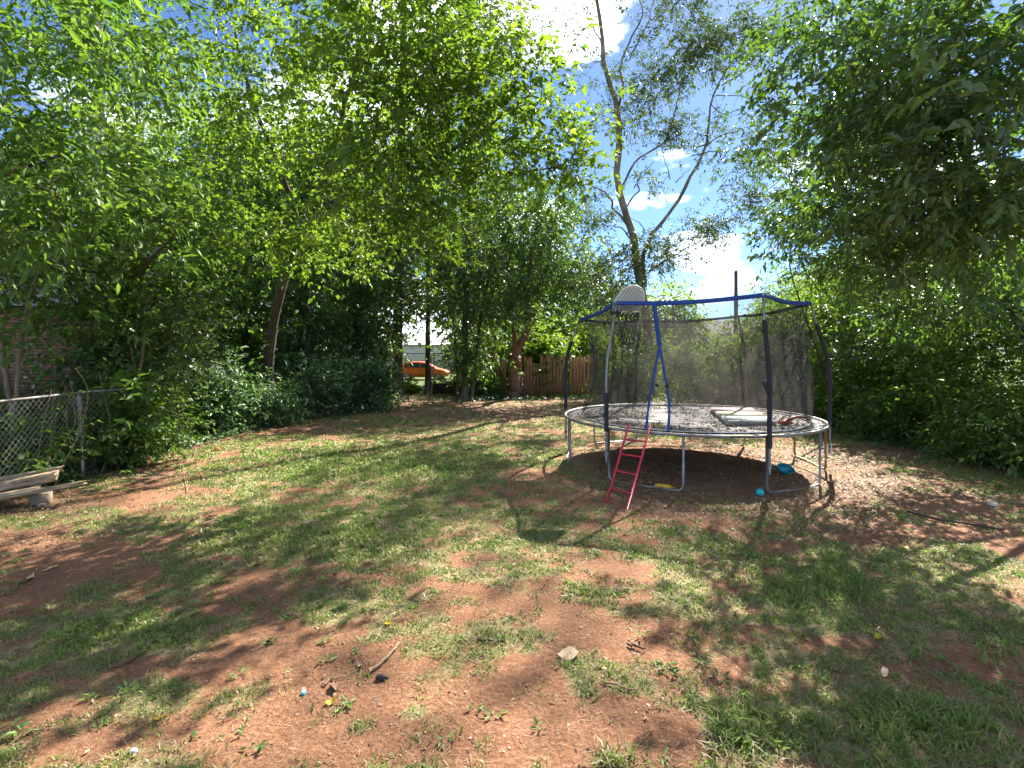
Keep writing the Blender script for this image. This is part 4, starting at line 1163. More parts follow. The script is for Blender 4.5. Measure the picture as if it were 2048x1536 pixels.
# mat
MR = 2.02
mm_ = MB()
rs = np.linspace(0, MR, 14)
an = np.linspace(0, 2 * np.pi, 72, endpoint=False)
V = np.array([[TX + r * math.sin(a), TY - r * math.cos(a), TZ - .005 - .05 * (1 - (r / MR) ** 2) + .006 * math.sin(3 * a + r * 4)] for r in rs for a in an])
q = np.array([[i * 72 + j, i * 72 + (j + 1) % 72, (i + 1) * 72 + (j + 1) % 72, (i + 1) * 72 + j] for i in range(13) for j in range(72)])
mm_.add(V, q)
mat_o = mm_.build('mat', MATCLOTH, tr, smooth=True)
MB().tube([tp_(p, MR, TZ) for p in ph_], .012, 6, closed=True).build('mat_hem', DARKWEB, mat_o)
# springs
sp0 = MB().tube(np.array([A(0, 0, 0), A(0, .05, 0), A(0, .06, 0), A(0, .19, 0), A(0, .2, 0), A(0, .25, 0)]) + A(TX, TY, 0), [.003, .003, .0065, .0065, .003, .003], 6).build('spring', SPRING, tr)
NS = 72
for k in range(NS):
    phi = k * 360 / NS
    o = sp0 if k == 0 else copy_part(sp0, tr, (0, 0, 0))
    p = tp_(phi, MR + .005, TZ) - A(TX, TY, 0)
    o.location = p
    o.rotation_euler = (0, 0, R(phi) + math.pi)
# legs: six U-shaped legs
for k in range(6):
    a0 = -50 + 60 * k
    a1 = a0 + 30
    pts = [tp_(a0, TR, TZ - .02), tp_(a0, TR, .10), tp_(a0 + .4, TR, .045), tp_(a0 + 1.5, TR - .01, .012)]
    pts += [tp_(a, TR - .03, .004 + .008 * math.sin(a)) for a in np.linspace(a0 + 5, a1 - 5, 5)]
    pts += [tp_(a1 - 1.5, TR - .01, .012), tp_(a1 - .4, TR, .045), tp_(a1, TR, .10), tp_(a1, TR, TZ - .02)]
    MB().tube(pts, .019, 9).build('leg', RUSTY if k in (2, 3) else STEEL, tr, smooth=True)
# poles and sleeves; the pole tops carry the net
pole_phi = [-50, 10, 70, 130, -170, -110]
top_z = [2.86, 2.90, 2.92, 2.82, 2.76, 2.72]
top_r = [2.10, 2.2, 2.06, 2.02, 2.05, 2.06]
tops = []
for k, phi in enumerate(pole_phi):
    bow = .02 if k in (1,) else 0
    pts = smooth_path([tp_(phi, TR + .06, .30), tp_(phi, TR + .06, 1.0), tp_(phi, TR + .065, 1.7), tp_(phi + bow, TR + .03, 2.0), tp_(phi, (TR + top_r[k]) / 2, 2.45), tp_(phi, top_r[k], top_z[k])], 22)
    po = MB().tube(pts, .019, 9).build('pole', STEEL, tr, smooth=True)
    tops.append(pts[-1])
    zlim = [(0.75, 1.42), (.62, 2.62), (.80, 2.62), (.85, 2.6), (.85, 2.6), (.85, 2.35)][k]
    sp_ = np.array([p for p in pts if zlim[0] <= p[2] <= zlim[1]])
    fine = smooth_path(sp_, 26)
    MB().tube(fine, .036 * (1 + .07 * np.sin(np.arange(26) * 1.7)), 10).build('foam_sleeve', FOAM, po, smooth=True)
    MB().tube([pts[0] + A(0, 0, .1), pts[0] + A(0, 0, .16)], .032, 8).build('clamp', FENCE, po)
tops = np.array(tops)
# loose flap of foam on the right front sleeve, clip at the bare pole's top
fp = tp_(10, TR + .06, 1.52)
MB().box(fp + A(-.06, -.02, .03), (.035, .03, .22), ry=R(-24)).build('foam_flap', FOAM, tr)
tt = tops[0]
MB().box(tt + A(-.015, -.02, -.16), (.16, .05, .045)).build('pole_clip', RUBBER, tr)
MB().tube([tt + A(.035, -.03, -.2), tt + A(.05, -.02, -.02), tt + A(-.01, -.02, .02), tt + A(-.06, -.02, -.05), tt + A(-.055, -.03, -.16)], .012, 7).build('hook_tube', STEEL, tr, smooth=True)
# top band: six strips between the pole tops, blue where it is seen from outside
order = [0, 1, 2, 3, 4, 5]
for k in range(6):
    a, b = tops[k], tops[(k + 1) % 6]
    s = np.linspace(0, 1, 14)[:, None]
    mid = a * (1 - s) + b * s - A(0, 0, 1) * (np.sin(s * np.pi) * .045)
    wv = .012 * np.sin(s * 9 + k)
    hb = .034 if k in (0, 1, 5) else .026
    out = unit(np.cross(b - a, A(0, 0, 1.0)))
    m = MB()
    V = np.concatenate([mid + A(0, 0, hb) + out * wv, mid - A(0, 0, hb) + out * (wv + .006), mid - A(0, 0, hb) + out * (wv + .016), mid + A(0, 0, hb) + out * (wv + .012)])
    n = 14
    q = [[i + r * n, i + 1 + r * n, i + 1 + ((r + 1) % 4) * n, i + ((r + 1) % 4) * n] for i in range(13) for r in range(4)]
    m.add(V, q)
    o = m.build('top_band', BLUE if k in (0, 1, 5) else DARKWEB, tr, smooth=True)
    if k == 0: tag(o, 'blue band on the entrance side')
# net
def top_at(phi):
    """point of the top band over direction phi"""
    ang = [(-50 + 60 * k) for k in range(7)]
    p = ((phi + 50) % 360) - 50
    k = int((p + 50) // 60) % 6
    a, b = tops[k], tops[(k + 1) % 6]
    d = A(math.sin(R(phi)), -math.cos(R(phi)))
    A2 = np.array([[d[0], a[0] - b[0]], [d[1], a[1] - b[1]]])
    rhs = A(a[0] - TX, a[1] - TY)
    r, s = np.linalg.solve(A2, rhs)
    s = min(max(s, 0), 1)
    pt = a * (1 - s) + b * s
    pt[2] -= math.sin(s * math.pi) * .045
    return pt
NU, NV = 300, 30
gate_top, gl, gr_ = -31.0, -36.5, -26.0
V = np.zeros((NU, NV, 3))
for i in range(NU):
    phi = i * 360 / NU - 180
    T, B = top_at(phi), tp_(phi, MR - .01, TZ + .01)
    for j in range(NV):
        v = j / (NV - 1)
        p = B * (1 - v) + T * v
        rad = unit(A(p[0] - TX, p[1] - TY, 0))
        fold = (fbm(np.array([phi * .16 + 50]), np.array([v * 1.6]), 71, 3)[0] - .5)
        fold2 = (fbm(np.array([phi * .5 + 90]), np.array([v * 2.2]), 33, 2)[0] - .5)
        hang = math.sin(v * math.pi) ** .8 * .10
        near_corner = math.exp(-((phi - 62) / 16) ** 2)
        amp = (1 - v) ** .7 * (v ** .3) * (.24 + .45 * near_corner)
        p = p - rad * (hang + fold * amp * 1.6 + fold2 * .05 * math.sin(v * math.pi))
        if -150 < phi < -60:      # the left side sags inwards more
            p = p - rad * math.sin(v * math.pi) * .12
        V[i, j] = p
idx = np.arange(NU * NV).reshape(NU, NV)
q = []
for i in range(NU):
    phi = i * 360 / NU - 180 + .6
    for j in range(NV - 1):
        v = (j + .5) / (NV - 1)
        if v < .66:
            f = v / .66
            if gl * (1 - f) + gate_top * f < phi < gr_ * (1 - f) + gate_top * f:
                continue
        i2 = (i + 1) % NU
        q.append([idx[i, j], idx[i2, j], idx[i2, j + 1], idx[i, j + 1]])
MB().add(V.reshape(-1, 3), q).build('safety_net', NET, tr, smooth=True)
MB().tube([V[i, 0] for i in range(NU)], .008, 5, closed=True).build('net_hem', WHITEP, tr)

def strap(pts, w, mat, name):
    pts = smooth_path(pts, 18)
    d = unit(np.gradient(pts, axis=0))
    out = unit(pts - A(TX, TY, 0) * 1.0 - np.array([[0, 0, 1]]) * pts[:, 2:3])
    sd_ = unit(np.cross(d, out))
    n = len(pts)
    wv = (1 + .12 * np.sin(np.arange(n) * 1.3))[:, None] * w
    Vv = np.concatenate([pts - sd_ * wv + out * .02, pts + sd_ * wv + out * .02, pts + sd_ * wv + out * .032, pts - sd_ * wv + out * .032])
    qq = [[i + r * n, i + 1 + r * n, i + 1 + ((r + 1) % 4) * n, i + ((r + 1) % 4) * n] for i in range(n - 1) for r in range(4)]
    return MB().add(Vv, qq).build(name, mat, tr, smooth=True)
def netpt(phi, v):
    i = int(round((phi + 180) / 360 * NU)) % NU
    return V[i, int(round(v * (NV - 1)))]
top_s = top_at(-33.5) 
forkp = netpt(gate_top, .66)
strap([top_s, top_s * .5 + forkp * .5, forkp], .033, BLUE, 'entrance_strap')
strap([forkp, netpt(-33.5, .45), netpt(-35.5, .2), netpt(gl, 0)], .016, BLUE, 'entrance_strap')
strap([forkp, netpt(-28.8, .45), netpt(-27, .2), netpt(gr_, 0)], .018, BLUE, 'entrance_strap')
for phs, v in ((-33.6, .33), (-28.3, .33)):
    MB().box(netpt(phs, v) + A(.02, -.05, 0), (.05, .03, .045)).build('buckle', RUBBER, tr)

# leaves on the mat
g_ = np.random.default_rng(77)
n = 2600
rr, aa = MR * np.sqrt(g_.random(n)) * .97, g_.random(n) * 6.283
lx, ly = TX + rr * np.sin(aa), TY - rr * np.cos(aa)
keep = fbm(lx * 2, ly * 2, 88) > .40
lx, ly, rr = lx[keep], ly[keep], rr[keep]
n = len(lx)
pos = np.stack([lx, ly, TZ + .004 - .05 * (1 - (rr / MR) ** 2) + g_.uniform(.002, .02, n)], -1)
mb = MB()
leaf_faces(mb, pos, g_.normal(size=(n, 3)) * A(1, 1, .25), A(0, 0, 1) + g_.normal(size=(n, 3)) * .4, g_.uniform(.025, .07, n), g_.uniform(.015, .03, n), g_.random(n) ** 1.3, fold=.3, curl=.25)
tag(mb.build('leaf_litter', MATLEAF, loc=(TX, TY, TZ)), 'dead leaves scattered over the trampoline mat', 'leaves', kind='stuff')

# the hoop at the bare pole
hp_ = thing('basketball_hoop', 'pale fan-shaped toy basketball backboard with hoop on bare trampoline pole', 'hoop', tuple(tops[0]))
bbc = tops[0] + A(.24, .18, .08)
bx, by = unit(A(.95, -.18, 0)), A(0, 0, 1.0)
outl = [(-.28, -.13), (-.22, -.01), (-.14, .11), (-.04, .19), (.06, .225), (.16, .215), (.235, .14), (.25, .03), (.225, -.13), (.06, -.19), (-.12, -.17)]
outl = np.array(outl)
fine = []
for k in range(len(outl)):
    for s in np.linspace(0, 1, 4, endpoint=False):
        fine.append(outl[k] * (1 - s) + outl[(k + 1) % len(outl)] * s)
fine = np.array(fine)
for _ in range(2):
    fine = fine * .5 + (np.roll(fine, 1, 0) + np.roll(fine, -1, 0)) * .25
nrm = np.cross(bx, by)
fr = [bbc + bx * u_ + by * v_ - nrm * .012 for u_, v_ in fine]
bk = [bbc + bx * u_ + by * v_ + nrm * .012 for u_, v_ in fine]
nfi = len(fine)
m = MB()
m.add(np.array(fr + [bbc - nrm * .012]), [[nfi, i, (i + 1) % nfi] for i in range(nfi)])
m.add(np.array(bk + [bbc + nrm * .012]), [[nfi, (i + 1) % nfi, i] for i in range(nfi)])
m.add(np.array(fr + bk), [[i, (i + 1) % nfi, nfi + (i + 1) % nfi, nfi + i] for i in range(nfi)])
bb = m.build('backboard', PALE, hp_)
ctr = [bbc + bx * u_ + by * v_ for u_, v_ in fine]
MB().tube(ctr, .02, 6, closed=True).build('edge_rim', PALE, bb, smooth=True)
RIB = plain('grey_rib', (0.36, 0.35, 0.29), 0.6, var=0.1, bump=0)
m = MB()
for k in np.arange(-.5, .5, .055):
    for sg in (1, -1):
        run = []
        for s in np.linspace(-.4, .4, 81):
            u_, v_ = k + s * .6, sg * s * .8
            if in_poly(np.array([u_ * 1.06]), np.array([v_ * 1.06]), fine)[0]:
                run.append(bbc + bx * u_ + by * v_)
        if len(run) > 2:
            for sd_ in (-1, 1):
                m.tube([run[0] + nrm * sd_ * .013, run[-1] + nrm * sd_ * .013], .006, 4, caps=False)
tag(m.build('rib_grid', RIB, bb), kind='stuff')
rc_ = bbc + A(.06, .30, -.20)
a_ = np.linspace(0, 2 * np.pi, 30, endpoint=False)
MB().tube(np.stack([rc_[0] + .19 * np.cos(a_), rc_[1] + .19 * np.sin(a_), np.full(30, rc_[2])], -1), .012, 7, closed=True).build('ring', PALE, hp_, smooth=True)
MB().tube([bbc + A(.03, .02, -.1), rc_ + A(0, -.19, 0)], .014, 6).build('bracket', RUBBER, hp_)
m = MB()
for k in range(14):
    for sg in (1, -1):
        pts = []
        for s in np.linspace(0, 1, 9):
            an_ = k * 2 * np.pi / 14 + sg * s * 1.3
            rad = .185 * (1 - .45 * s)
            pts.append(rc_ + A(rad * math.cos(an_), rad * math.sin(an_), -.55 * s))
        m.tube(pts, .006, 4, caps=False)
tag(m.build('hoop_net', DARKWEB, hp_), kind='stuff')

# ------------------------------------------------------------------ ladder
ld = thing('ladder', 'red metal ladder leaning on the trampoline rim', 'ladder', tuple(G(1235, 1012)))
la0, la1 = G(1212, 1006), tp_(-40.5, TR + .02, .93)
lb0, lb1 = G(1254, 1019), tp_(-32, TR + .02, .93)
for a, b in ((la0, la1), (lb0, lb1)):
    a = a - A(0, 0, .02)
    MB().tube([a, a * .5 + b * .5, b, b + A(.02, .05, .0)], .0185, 9).build('side_rail', RED, ld, smooth=True)
for f in (.17, .385, .60, .80):
    MB().tube([la0 * (1 - f) + la1 * f, lb0 * (1 - f) + lb1 * f], .014, 8).build('rung', RED, ld, smooth=True)

# ------------------------------------------------------------------ toys and bits on and under the trampoline
gm = thing('folding_gym_mat', 'pastel folded play panel lying on the trampoline mat', 'play mat', (4.2, 9.4, TZ))
q4 = [A(3.68, 8.78), A(4.48, 8.72), A(5.02, 10.80), A(4.2, 10.9)]
for k, mt_ in enumerate((AQUA, CREAM, PINK)):
    f0, f1 = k / 3 + .012, (k + 1) / 3 - .012
    c4 = [q4[0] * (1 - f0) + q4[3] * f0, q4[1] * (1 - f0) + q4[2] * f0, q4[1] * (1 - f1) + q4[2] * f1, q4[0] * (1 - f1) + q4[3] * f1]
    z0, z1 = TZ - .035, TZ + .05
    Vb = [A(*c, z0) for c in c4] + [A(*c, z1) for c in c4]
    MB().add(Vb, [[0, 3, 2, 1], [4, 5, 6, 7], [0, 1, 5, 4], [1, 2, 6, 5], [2, 3, 7, 6], [3, 0, 4, 7]]).build('section', mt_, gm)
e0, e1 = q4[0], q4[1]
MB().tube([A(*e0, TZ + .035), A(*e1, TZ + .035)], .026, 6).build('edge_trim', WHITEP, gm)

def curved(name, label, cat, pts, rad, mat, n=8):
    pts = smooth_path(pts, 12)
    o = MB().tube(pts, rad, n).build(name, mat, smooth=True, loc=tuple(pts[0]))
    return tag(o, label, cat)
rt = thing('red_toy', 'red plastic toy on the trampoline mat behind the front pole', 'toy', (4.75, 8.75, TZ))
MB().tube(smooth_path([A(4.60, 8.7, TZ + .03), A(4.75, 8.75, TZ + .10), A(4.92, 8.78, TZ + .13), A(5.0, 8.72, TZ + .10)], 10), np.linspace(.035, .018, 10), 8).build('handle', REDP, rt, smooth=True)
MB().box((4.68, 8.82, TZ + .02), (.22, .16, .05), rz=.4, taper=.7).build('base', REDP, rt)
mb = MB()
g_ = np.random.default_rng(4)
cpt = A(2.35, 8.65, TZ - .01)
leaf_faces(mb, cpt + g_.normal(size=(14, 3)) * A(.11, .06, .012), g_.normal(size=(14, 3)) * A(1, 1, .2), A(0, 0, 1) + g_.normal(size=(14, 3)) * .3, g_.uniform(.07, .11, 14), .055, .9, True)
YLEAF = leaf_mat('yellow_leaf', (0.45, 0.36, 0.03), (0.6, 0.5, 0.05), (0.6, 0.5, 0.05), .3)
tag(mb.build('yellow_leaf_sprig', YLEAF, loc=tuple(cpt)), 'yellow leafy sprig on the mat behind the entrance', 'leaves')

cpt = G(1572, 950)
bt = thing('toy_boat', 'teal plastic toy tub lying tipped under the trampoline', 'toy', tuple(cpt))
V = []
nv, nu = 7, 20
for j in range(nv):
    e = j / (nv - 1) * (np.pi / 2)
    for i in range(nu):
        a = i / nu * 2 * np.pi
        p = A(.15 * math.cos(a) * math.cos(e), .10 * math.sin(a) * math.cos(e), -.11 * math.sin(e))
        V.append(p)
V = np.array(V) @ np.array(Matrix.Rotation(R(38), 3, 'X') @ Matrix.Rotation(R(12), 3, 'Y')).T
V[:, 2] -= V[:, 2].min() - .005
q = np.array([[j * nu + i, j * nu + (i + 1) % nu, (j + 1) * nu + (i + 1) % nu, (j + 1) * nu + i] for j in range(nv - 1) for i in range(nu)])
Vi = V * .9 + V.mean(0) * .1 + A(0, 0, .008)
MB().add(V + cpt, q).add(Vi + cpt, q[:, ::-1]).build('hull', TEAL, bt, smooth=True)
MB().tube(V[:nu] + cpt, .008, 6, closed=True).build('lip', TEAL, bt, smooth=True)
cpt = G(1520, 992)
bl = thing('toy_ball', 'small bright cyan ball in the leaves by a trampoline leg', 'ball', tuple(cpt))
u_, v_ = np.meshgrid(np.linspace(0, 2 * np.pi, 24, endpoint=False), np.linspace(.02, np.pi - .02, 13))
rb = .055 * (1 + .025 * np.cos(6 * u_))
V = np.stack([rb * np.cos(u_) * np.sin(v_), rb * np.sin(u_) * np.sin(v_), rb * np.cos(v_) + .05], -1).reshape(-1, 3)
q = [[j * 24 + i, j * 24 + (i + 1) % 24, (j + 1) * 24 + (i + 1) % 24, (j + 1) * 24 + i] for j in range(12) for i in range(24)]
MB().add(V + cpt, q).build('shell', CYAN, bl, smooth=True)
MB().tube(np.stack([cpt[0] + .057 * np.cos(a_), cpt[1] + .012 * np.sin(a_), cpt[2] + .05 + .055 * np.sin(a_)], -1), .004, 5, closed=True).build('seam', TEAL, bl, smooth=True)
c0 = G(1310, 975)
ys = thing('yellow_toy_tube', 'yellow plastic toy tube lying under the trampoline front', 'toy', tuple(c0))
c1 = G(1343, 979)
MB().tube([c0 + A(0, 0, .03), c0 * .8 + c1 * .2 + A(0, 0, .035), c0 * .2 + c1 * .8 + A(0, 0, .035), c1 + A(0, 0, .03)], [.022, .034, .034, .02], 10).build('body', YELLOW, ys, smooth=True)
MB().tube([c1 + A(0, 0, .03), c1 + A(.05, 0, .025)], .012, 8).build('tip', YELLOW, ys, smooth=True)

# ------------------------------------------------------------------ lumber at the left
def timber(name, label, p0, p1, w, h, seed, mat=WOOD, ragged=.06):
    g = np.random.default_rng(seed)
    p0, p1 = A(*p0), A(*p1)
    d = unit(p1 - p0)
    sd_ = unit(np.cross(d, A(0, 0, 1)))
    up = np.cross(sd_, d)
    n = 14
    s = np.linspace(0, 1, n)
    prof = np.array([(-.5, -.5), (.5, -.5), (.5, -.08), (.46, .0), (.5, .06), (.5, .5), (.06, .5), (.0, .42), (-.05, .5), (-.5, .5)])
    V = []
    for k in range(n):
        for (a, b) in prof:
            jit = g.normal(size=2) * .004
            e = g.uniform(0, ragged) if k == n - 1 else 0
            V.append(p0 + (p1 - p0) * s[k] + d * e + sd_ * (a * w + jit[0]) + up * (b * h + jit[1]))
    m_ = len(prof)
    q = [[i * m_ + j, i * m_ + (j + 1) % m_, (i + 1) * m_ + (j + 1) % m_, (i + 1) * m_ + j] for i in range(n - 1) for j in range(m_)]
    mb = MB()
    V = np.array(V)
    mb.add(np.concatenate([V, V[:m_].mean(0)[None], V[-m_:].mean(0)[None]]), q)
    base = mb.n - len(V) - 2
    mb.add(np.concatenate([V[:m_], V[:m_].mean(0)[None]]), [[m_, (j + 1) % m_, j] for j in range(m_)])
    mb.add(np.concatenate([V[-m_:], V[-m_:].mean(0)[None]]), [[m_, j, (j + 1) % m_] for j in range(m_)])
    return tag(mb.build(name, mat, loc=tuple((p0 + p1) / 2)), label, 'timber')
timber('weathered_timber', 'thick split timber on top of the lumber at left', (-7.7, 6.35, .10), (-6.32, 7.12, .36), .16, .12, 1)
timber('weathered_timber', 'thin broken board poking out furthest from the lumber', (-7.4, 6.30, .09), (-5.98, 7.0, .265), .10, .045, 2, ragged=.25)
timber('weathered_timber', 'lower cracked timber at the front of the lumber', (-7.5, 6.2, .05), (-6.42, 6.88, .215), .12, .09, 3, ragged=.12)
timber('weathered_timber', 'narrow timber lying at the back of the lumber', (-7.9, 6.7, .17), (-6.45, 7.3, .40), .10, .07, 4, ragged=.1)
cb_ = thing('concrete_block', 'pale concrete block propping up the lumber', 'block', (-6.33, 6.92, 0))
flat('block', CONC, cb_, (-6.36, 6.95, .075), (.20, .15, .18), rz=.3)
flat('chip', CONC, cb_, (-6.24, 6.83, .03), (.08, .05, .05), rz=.7)
bk_ = MB().box((0, 0, .035), (.2, .1, .075), rz=.5).build('loose_brick', BRICKRED, loc=(-6.62, 6.78, 0))
tag(bk_, 'red brick on the soil beside the concrete block', 'brick')

# ------------------------------------------------------------------ sticks, stones and scraps
def stick(label, pts, r0, r1, mat=STICK, seed=0):
    g = np.random.default_rng(seed)
    w = np.array([G(*p) for p in pts])
    w = smooth_path(w, 12)
    w[1:-1, :2] += g.normal(size=(10, 2)) * .008
    w[:, 2] = gz(w[:, 0], w[:, 1]) + r0 * 1.2 + .008
    return tag(MB().tube(w, np.linspace(r0, r1, 12), 6).build('fallen_stick', mat, smooth=True, loc=tuple(w[0])), label, 'stick')
stick('curved tan stick on bare clay at the bottom centre', [(738, 1348), (770, 1325), (790, 1305), (798, 1290)], .011, .007, seed=1)
stick('short dark stick lying in grass right of the curved stick', [(955, 1283), (985, 1284), (1010, 1280)], .008, .005, STICK_D, 2)
stick('thin straight stick left of the black scrap', [(645, 1368), (665, 1362), (690, 1355)], .006, .004, seed=3)
stick('long dark rod lying on the ground at right', [(1815, 1028), (1880, 1045), (1950, 1056), (2010, 1066)], .016, .012, STICK_D, 4)
stick('short dark rod just above the long rod', [(1812, 1018), (1835, 1030), (1856, 1040)], .013, .01, STICK_D, 5)
stick('pale branch at the foot of the right hedge', [(1660, 861), (1685, 868), (1703, 875)], .02, .012, seed=6)
stick('forked pale twig on the clay left of the lawn', [(368, 955), (372, 975), (378, 990)], .008, .005, seed=7)
stick('pale twig crossing the red path at left', [(335, 985), (355, 982), (372, 977)], .007, .004, seed=8)
stick('long thin stick lying along the red path', [(100, 1060), (150, 1048), (185, 1042)], .010, .006, seed=9)
stick('twisted twig on clay at bottom right of centre', [(1210, 1365), (1240, 1375), (1275, 1382)], .007, .004, seed=10)
stick('thin twig in the grass at left', [(215, 1345), (260, 1330), (295, 1308)], .008, .004, STICK_D, 11)
stick('pale log piece at the foot of the right hedge', [(2010, 931), (2048, 935), (2090, 938)], .035, .03, seed=12)
stick('dark stick on the clay right of the tan leaf', [(1255, 1290), (1275, 1297), (1290, 1300)], .009, .006, STICK_D, 13)
stick('thin twig in the grass at the lower left corner', [(40, 1485), (75, 1470), (110, 1462)], .007, .004, seed=14)

def pebble(label, px, py, s, mat, seed, name='stone', cat='stone'):
    g = np.random.default_rng(seed)
    c = G(px, py)
    c[2] = float(gz(c[0], c[1]))
    u_, v_ = np.meshgrid(np.linspace(0, 2 * np.pi, 14, endpoint=False), np.linspace(.05, np.pi - .05, 9))
    d = np.stack([np.cos(u_) * np.sin(v_), np.sin(u_) * np.sin(v_), np.cos(v_)], -1).reshape(-1, 3)
    rad = 1 + .14 * np.sin(3 * d[:, 0] + seed) + .1 * np.sin(5 * d[:, 1] + 2 * d[:, 2] + seed)
    V = d * rad[:, None] * np.array(s)
    q = [[j * 14 + i, j * 14 + (i + 1) % 14, (j + 1) * 14 + (i + 1) % 14, (j + 1) * 14 + i] for j in range(8) for i in range(14)]
    return tag(MB().add(V + c + A(0, 0, s[2] * .6), q).build(name, mat, smooth=True, loc=tuple(c)), label, cat)
pebble('smooth pale stone on the ground at the right', 1983, 1014, (.075, .05, .03), STONE, 1)
pebble('black charred scrap beside the curved stick', 764, 1358, (.045, .022, .02), BLACKLUMP, 2, 'charred_scrap', 'scrap')
pebble('small white stone in the grass at lower left', 268, 1508, (.02, .015, .012), WHITEP, 3)
pebble('orange object at the edge of the left bed', 434, 899, (.06, .04, .03), ORANGE, 4, 'orange_scrap', 'scrap')
cpt = G(607, 1388)
cp = thing('bottle_cap', 'blue bottle cap on the clay in the foreground', 'bottle cap', tuple(cpt))
MB().tube([cpt + A(0, 0, .004), cpt + A(0, 0, .018)], .015, 14).build('skirt', CYAN, cp)
MB().tube([cpt + A(0, 0, .018), cpt + A(0, 0, .021)], [.0135, .012], 14).build('top', WHITEP, cp)

def big_leaf(label, px, py, L, W, t, seed, mat=DEAD):
    g = np.random.default_rng(seed)
    c = G(px, py)
    c[2] = float(gz(c[0], c[1])) + .018
    a = g.uniform(0, 6.28)
    D, S = A(math.cos(a), math.sin(a), .05), A(-math.sin(a), math.cos(a), 0)
    mb = MB()
    s = np.linspace(0, 1, 7)
    wd = np.array([.05, .35, .5, .48, .36, .18, .01])
    V = []
    for k in range(7):
        z = .012 * math.sin(s[k] * 5 + seed)
        V += [c + D * (s[k] - .5) * L + S * wd[k] * W + A(0, 0, z + .014 * g.random()), c + D * (s[k] - .5) * L + A(0, 0, z - .004), c + D * (s[k] - .5) * L - S * wd[k] * W + A(0, 0, z + .014 * g.random())]
    q = [[3 * k + j, 3 * k + j + 1, 3 * k + j + 4, 3 * k + j + 3] for k in range(6) for j in range(2)]
    mb.add(np.array(V), q, t)
    return tag(mb.build('fallen_leaf', mat, loc=tuple(c)), label, 'leaf')
big_leaf('large flat tan leaf on clay at bottom centre right', 1135, 1310, .16, .14, .93, 1)
big_leaf('yellow leaf on the clay above the curved stick', 776, 1250, .075, .05, .6, 2, YLEAF)
big_leaf('yellow leaf on the clay below the blue bottle cap', 664, 1405, .075, .05, .5, 3, YLEAF)
big_leaf('pale grey-green leaf on the clay left of centre', 542, 1287, .09, .05, .97, 4)
big_leaf('curled brown leaf beside the thin straight stick', 672, 1375, .13, .07, .25, 5)
big_leaf('yellow leaf in the grass at right of centre', 1756, 1281, .08, .05, .4, 6, YLEAF)
big_leaf('pale leaf on the red path at far left', 100, 1140, .13, .06, .97, 7)
big_leaf('greenish dry leaf on the path below the pale leaf', 60, 1160, .16, .07, .9, 8)
big_leaf('tan leaf on the clay left of the curved stick', 722, 1334, .07, .03, .9, 9)
big_leaf('yellow leaf in the grass at lower left', 320, 1448, .07, .035, .6, 10, YLEAF)
big_leaf('pale leaf standing in the grass at lower right', 1770, 1350, .10, .04, .95, 11)
big_leaf('yellowish leaf near the rods at right', 1810, 1098, .11, .05, .4, 12, YLEAF)
big_leaf('tan leaf near the rods at far right', 1965, 1010, .10, .05, .92, 13)

vl = thing('bare_vine', 'tangle of thin bare vine stems on the near chain-link fence', 'vine', (-7.0, 9.2, 0))
g_ = np.random.default_rng(23)
for k in range(34):
    y0 = g_.uniform(7.4, 11.5)
    x0 = -7.0 + g_.normal(0, .08) - (.3 if y0 > 9.7 else 0) * g_.random()
    pts = [A(x0, y0, 0)]
    for j in range(5):
        x0 += g_.normal(0, .07)
        y0 += g_.normal(.02, .16)
        pts.append(A(x0, y0, pts[-1][2] + g_.uniform(.2, .42)))
    MB().tube(smooth_path(pts, 12), np.linspace(.009, .004, 12), 4, caps=False).build('stem', STICK if k % 3 else BARK_RED, vl)

# bare tangle of vines hanging at the right edge of the sky
vt = thing('bare_vine', 'bare tangled vine stems hanging at the right edge of the sky', 'vine', (7.4, 12.9, 0))
g_ = np.random.default_rng(19)
for k in range(16):
    x0, y0 = g_.uniform(1575, 1640), g_.uniform(300, 430)
    pts = [P(x0, y0, 12.6)]
    for j in range(6):
        x0 += g_.normal(-3, 16)
        y0 += g_.uniform(5, 38)
        pts.append(P(x0, y0, 12.6 + g_.normal(0, .25)))
    MB().tube(smooth_path(pts, 16), np.linspace(.012, .004, 16), 4, caps=False).build('stem', BARK_DARK, vt)
MB().tube(smooth_path([A(8.2, 13.0, 0), A(7.9, 13, 1.5), P(1592, 580, 12.8), P(1570, 520, 12.7), P(1600, 440, 12.6), P(1640, 330, 12.6)], 20), np.linspace(.03, .012, 20), 6).build('stem', BARK_DARK, vt)

# ------------------------------------------------------------------ ground cover: ivy, grass, weeds, dead leaves
g_ = np.random.default_rng(101)
def scatter(n, y0, y1, halfw=1.0, pad=1.9):
    y = np.exp(g_.uniform(math.log(y0), math.log(y1), n))
    x = g_.uniform(-1, 1, n) * (y * halfw + pad)
    return x, y

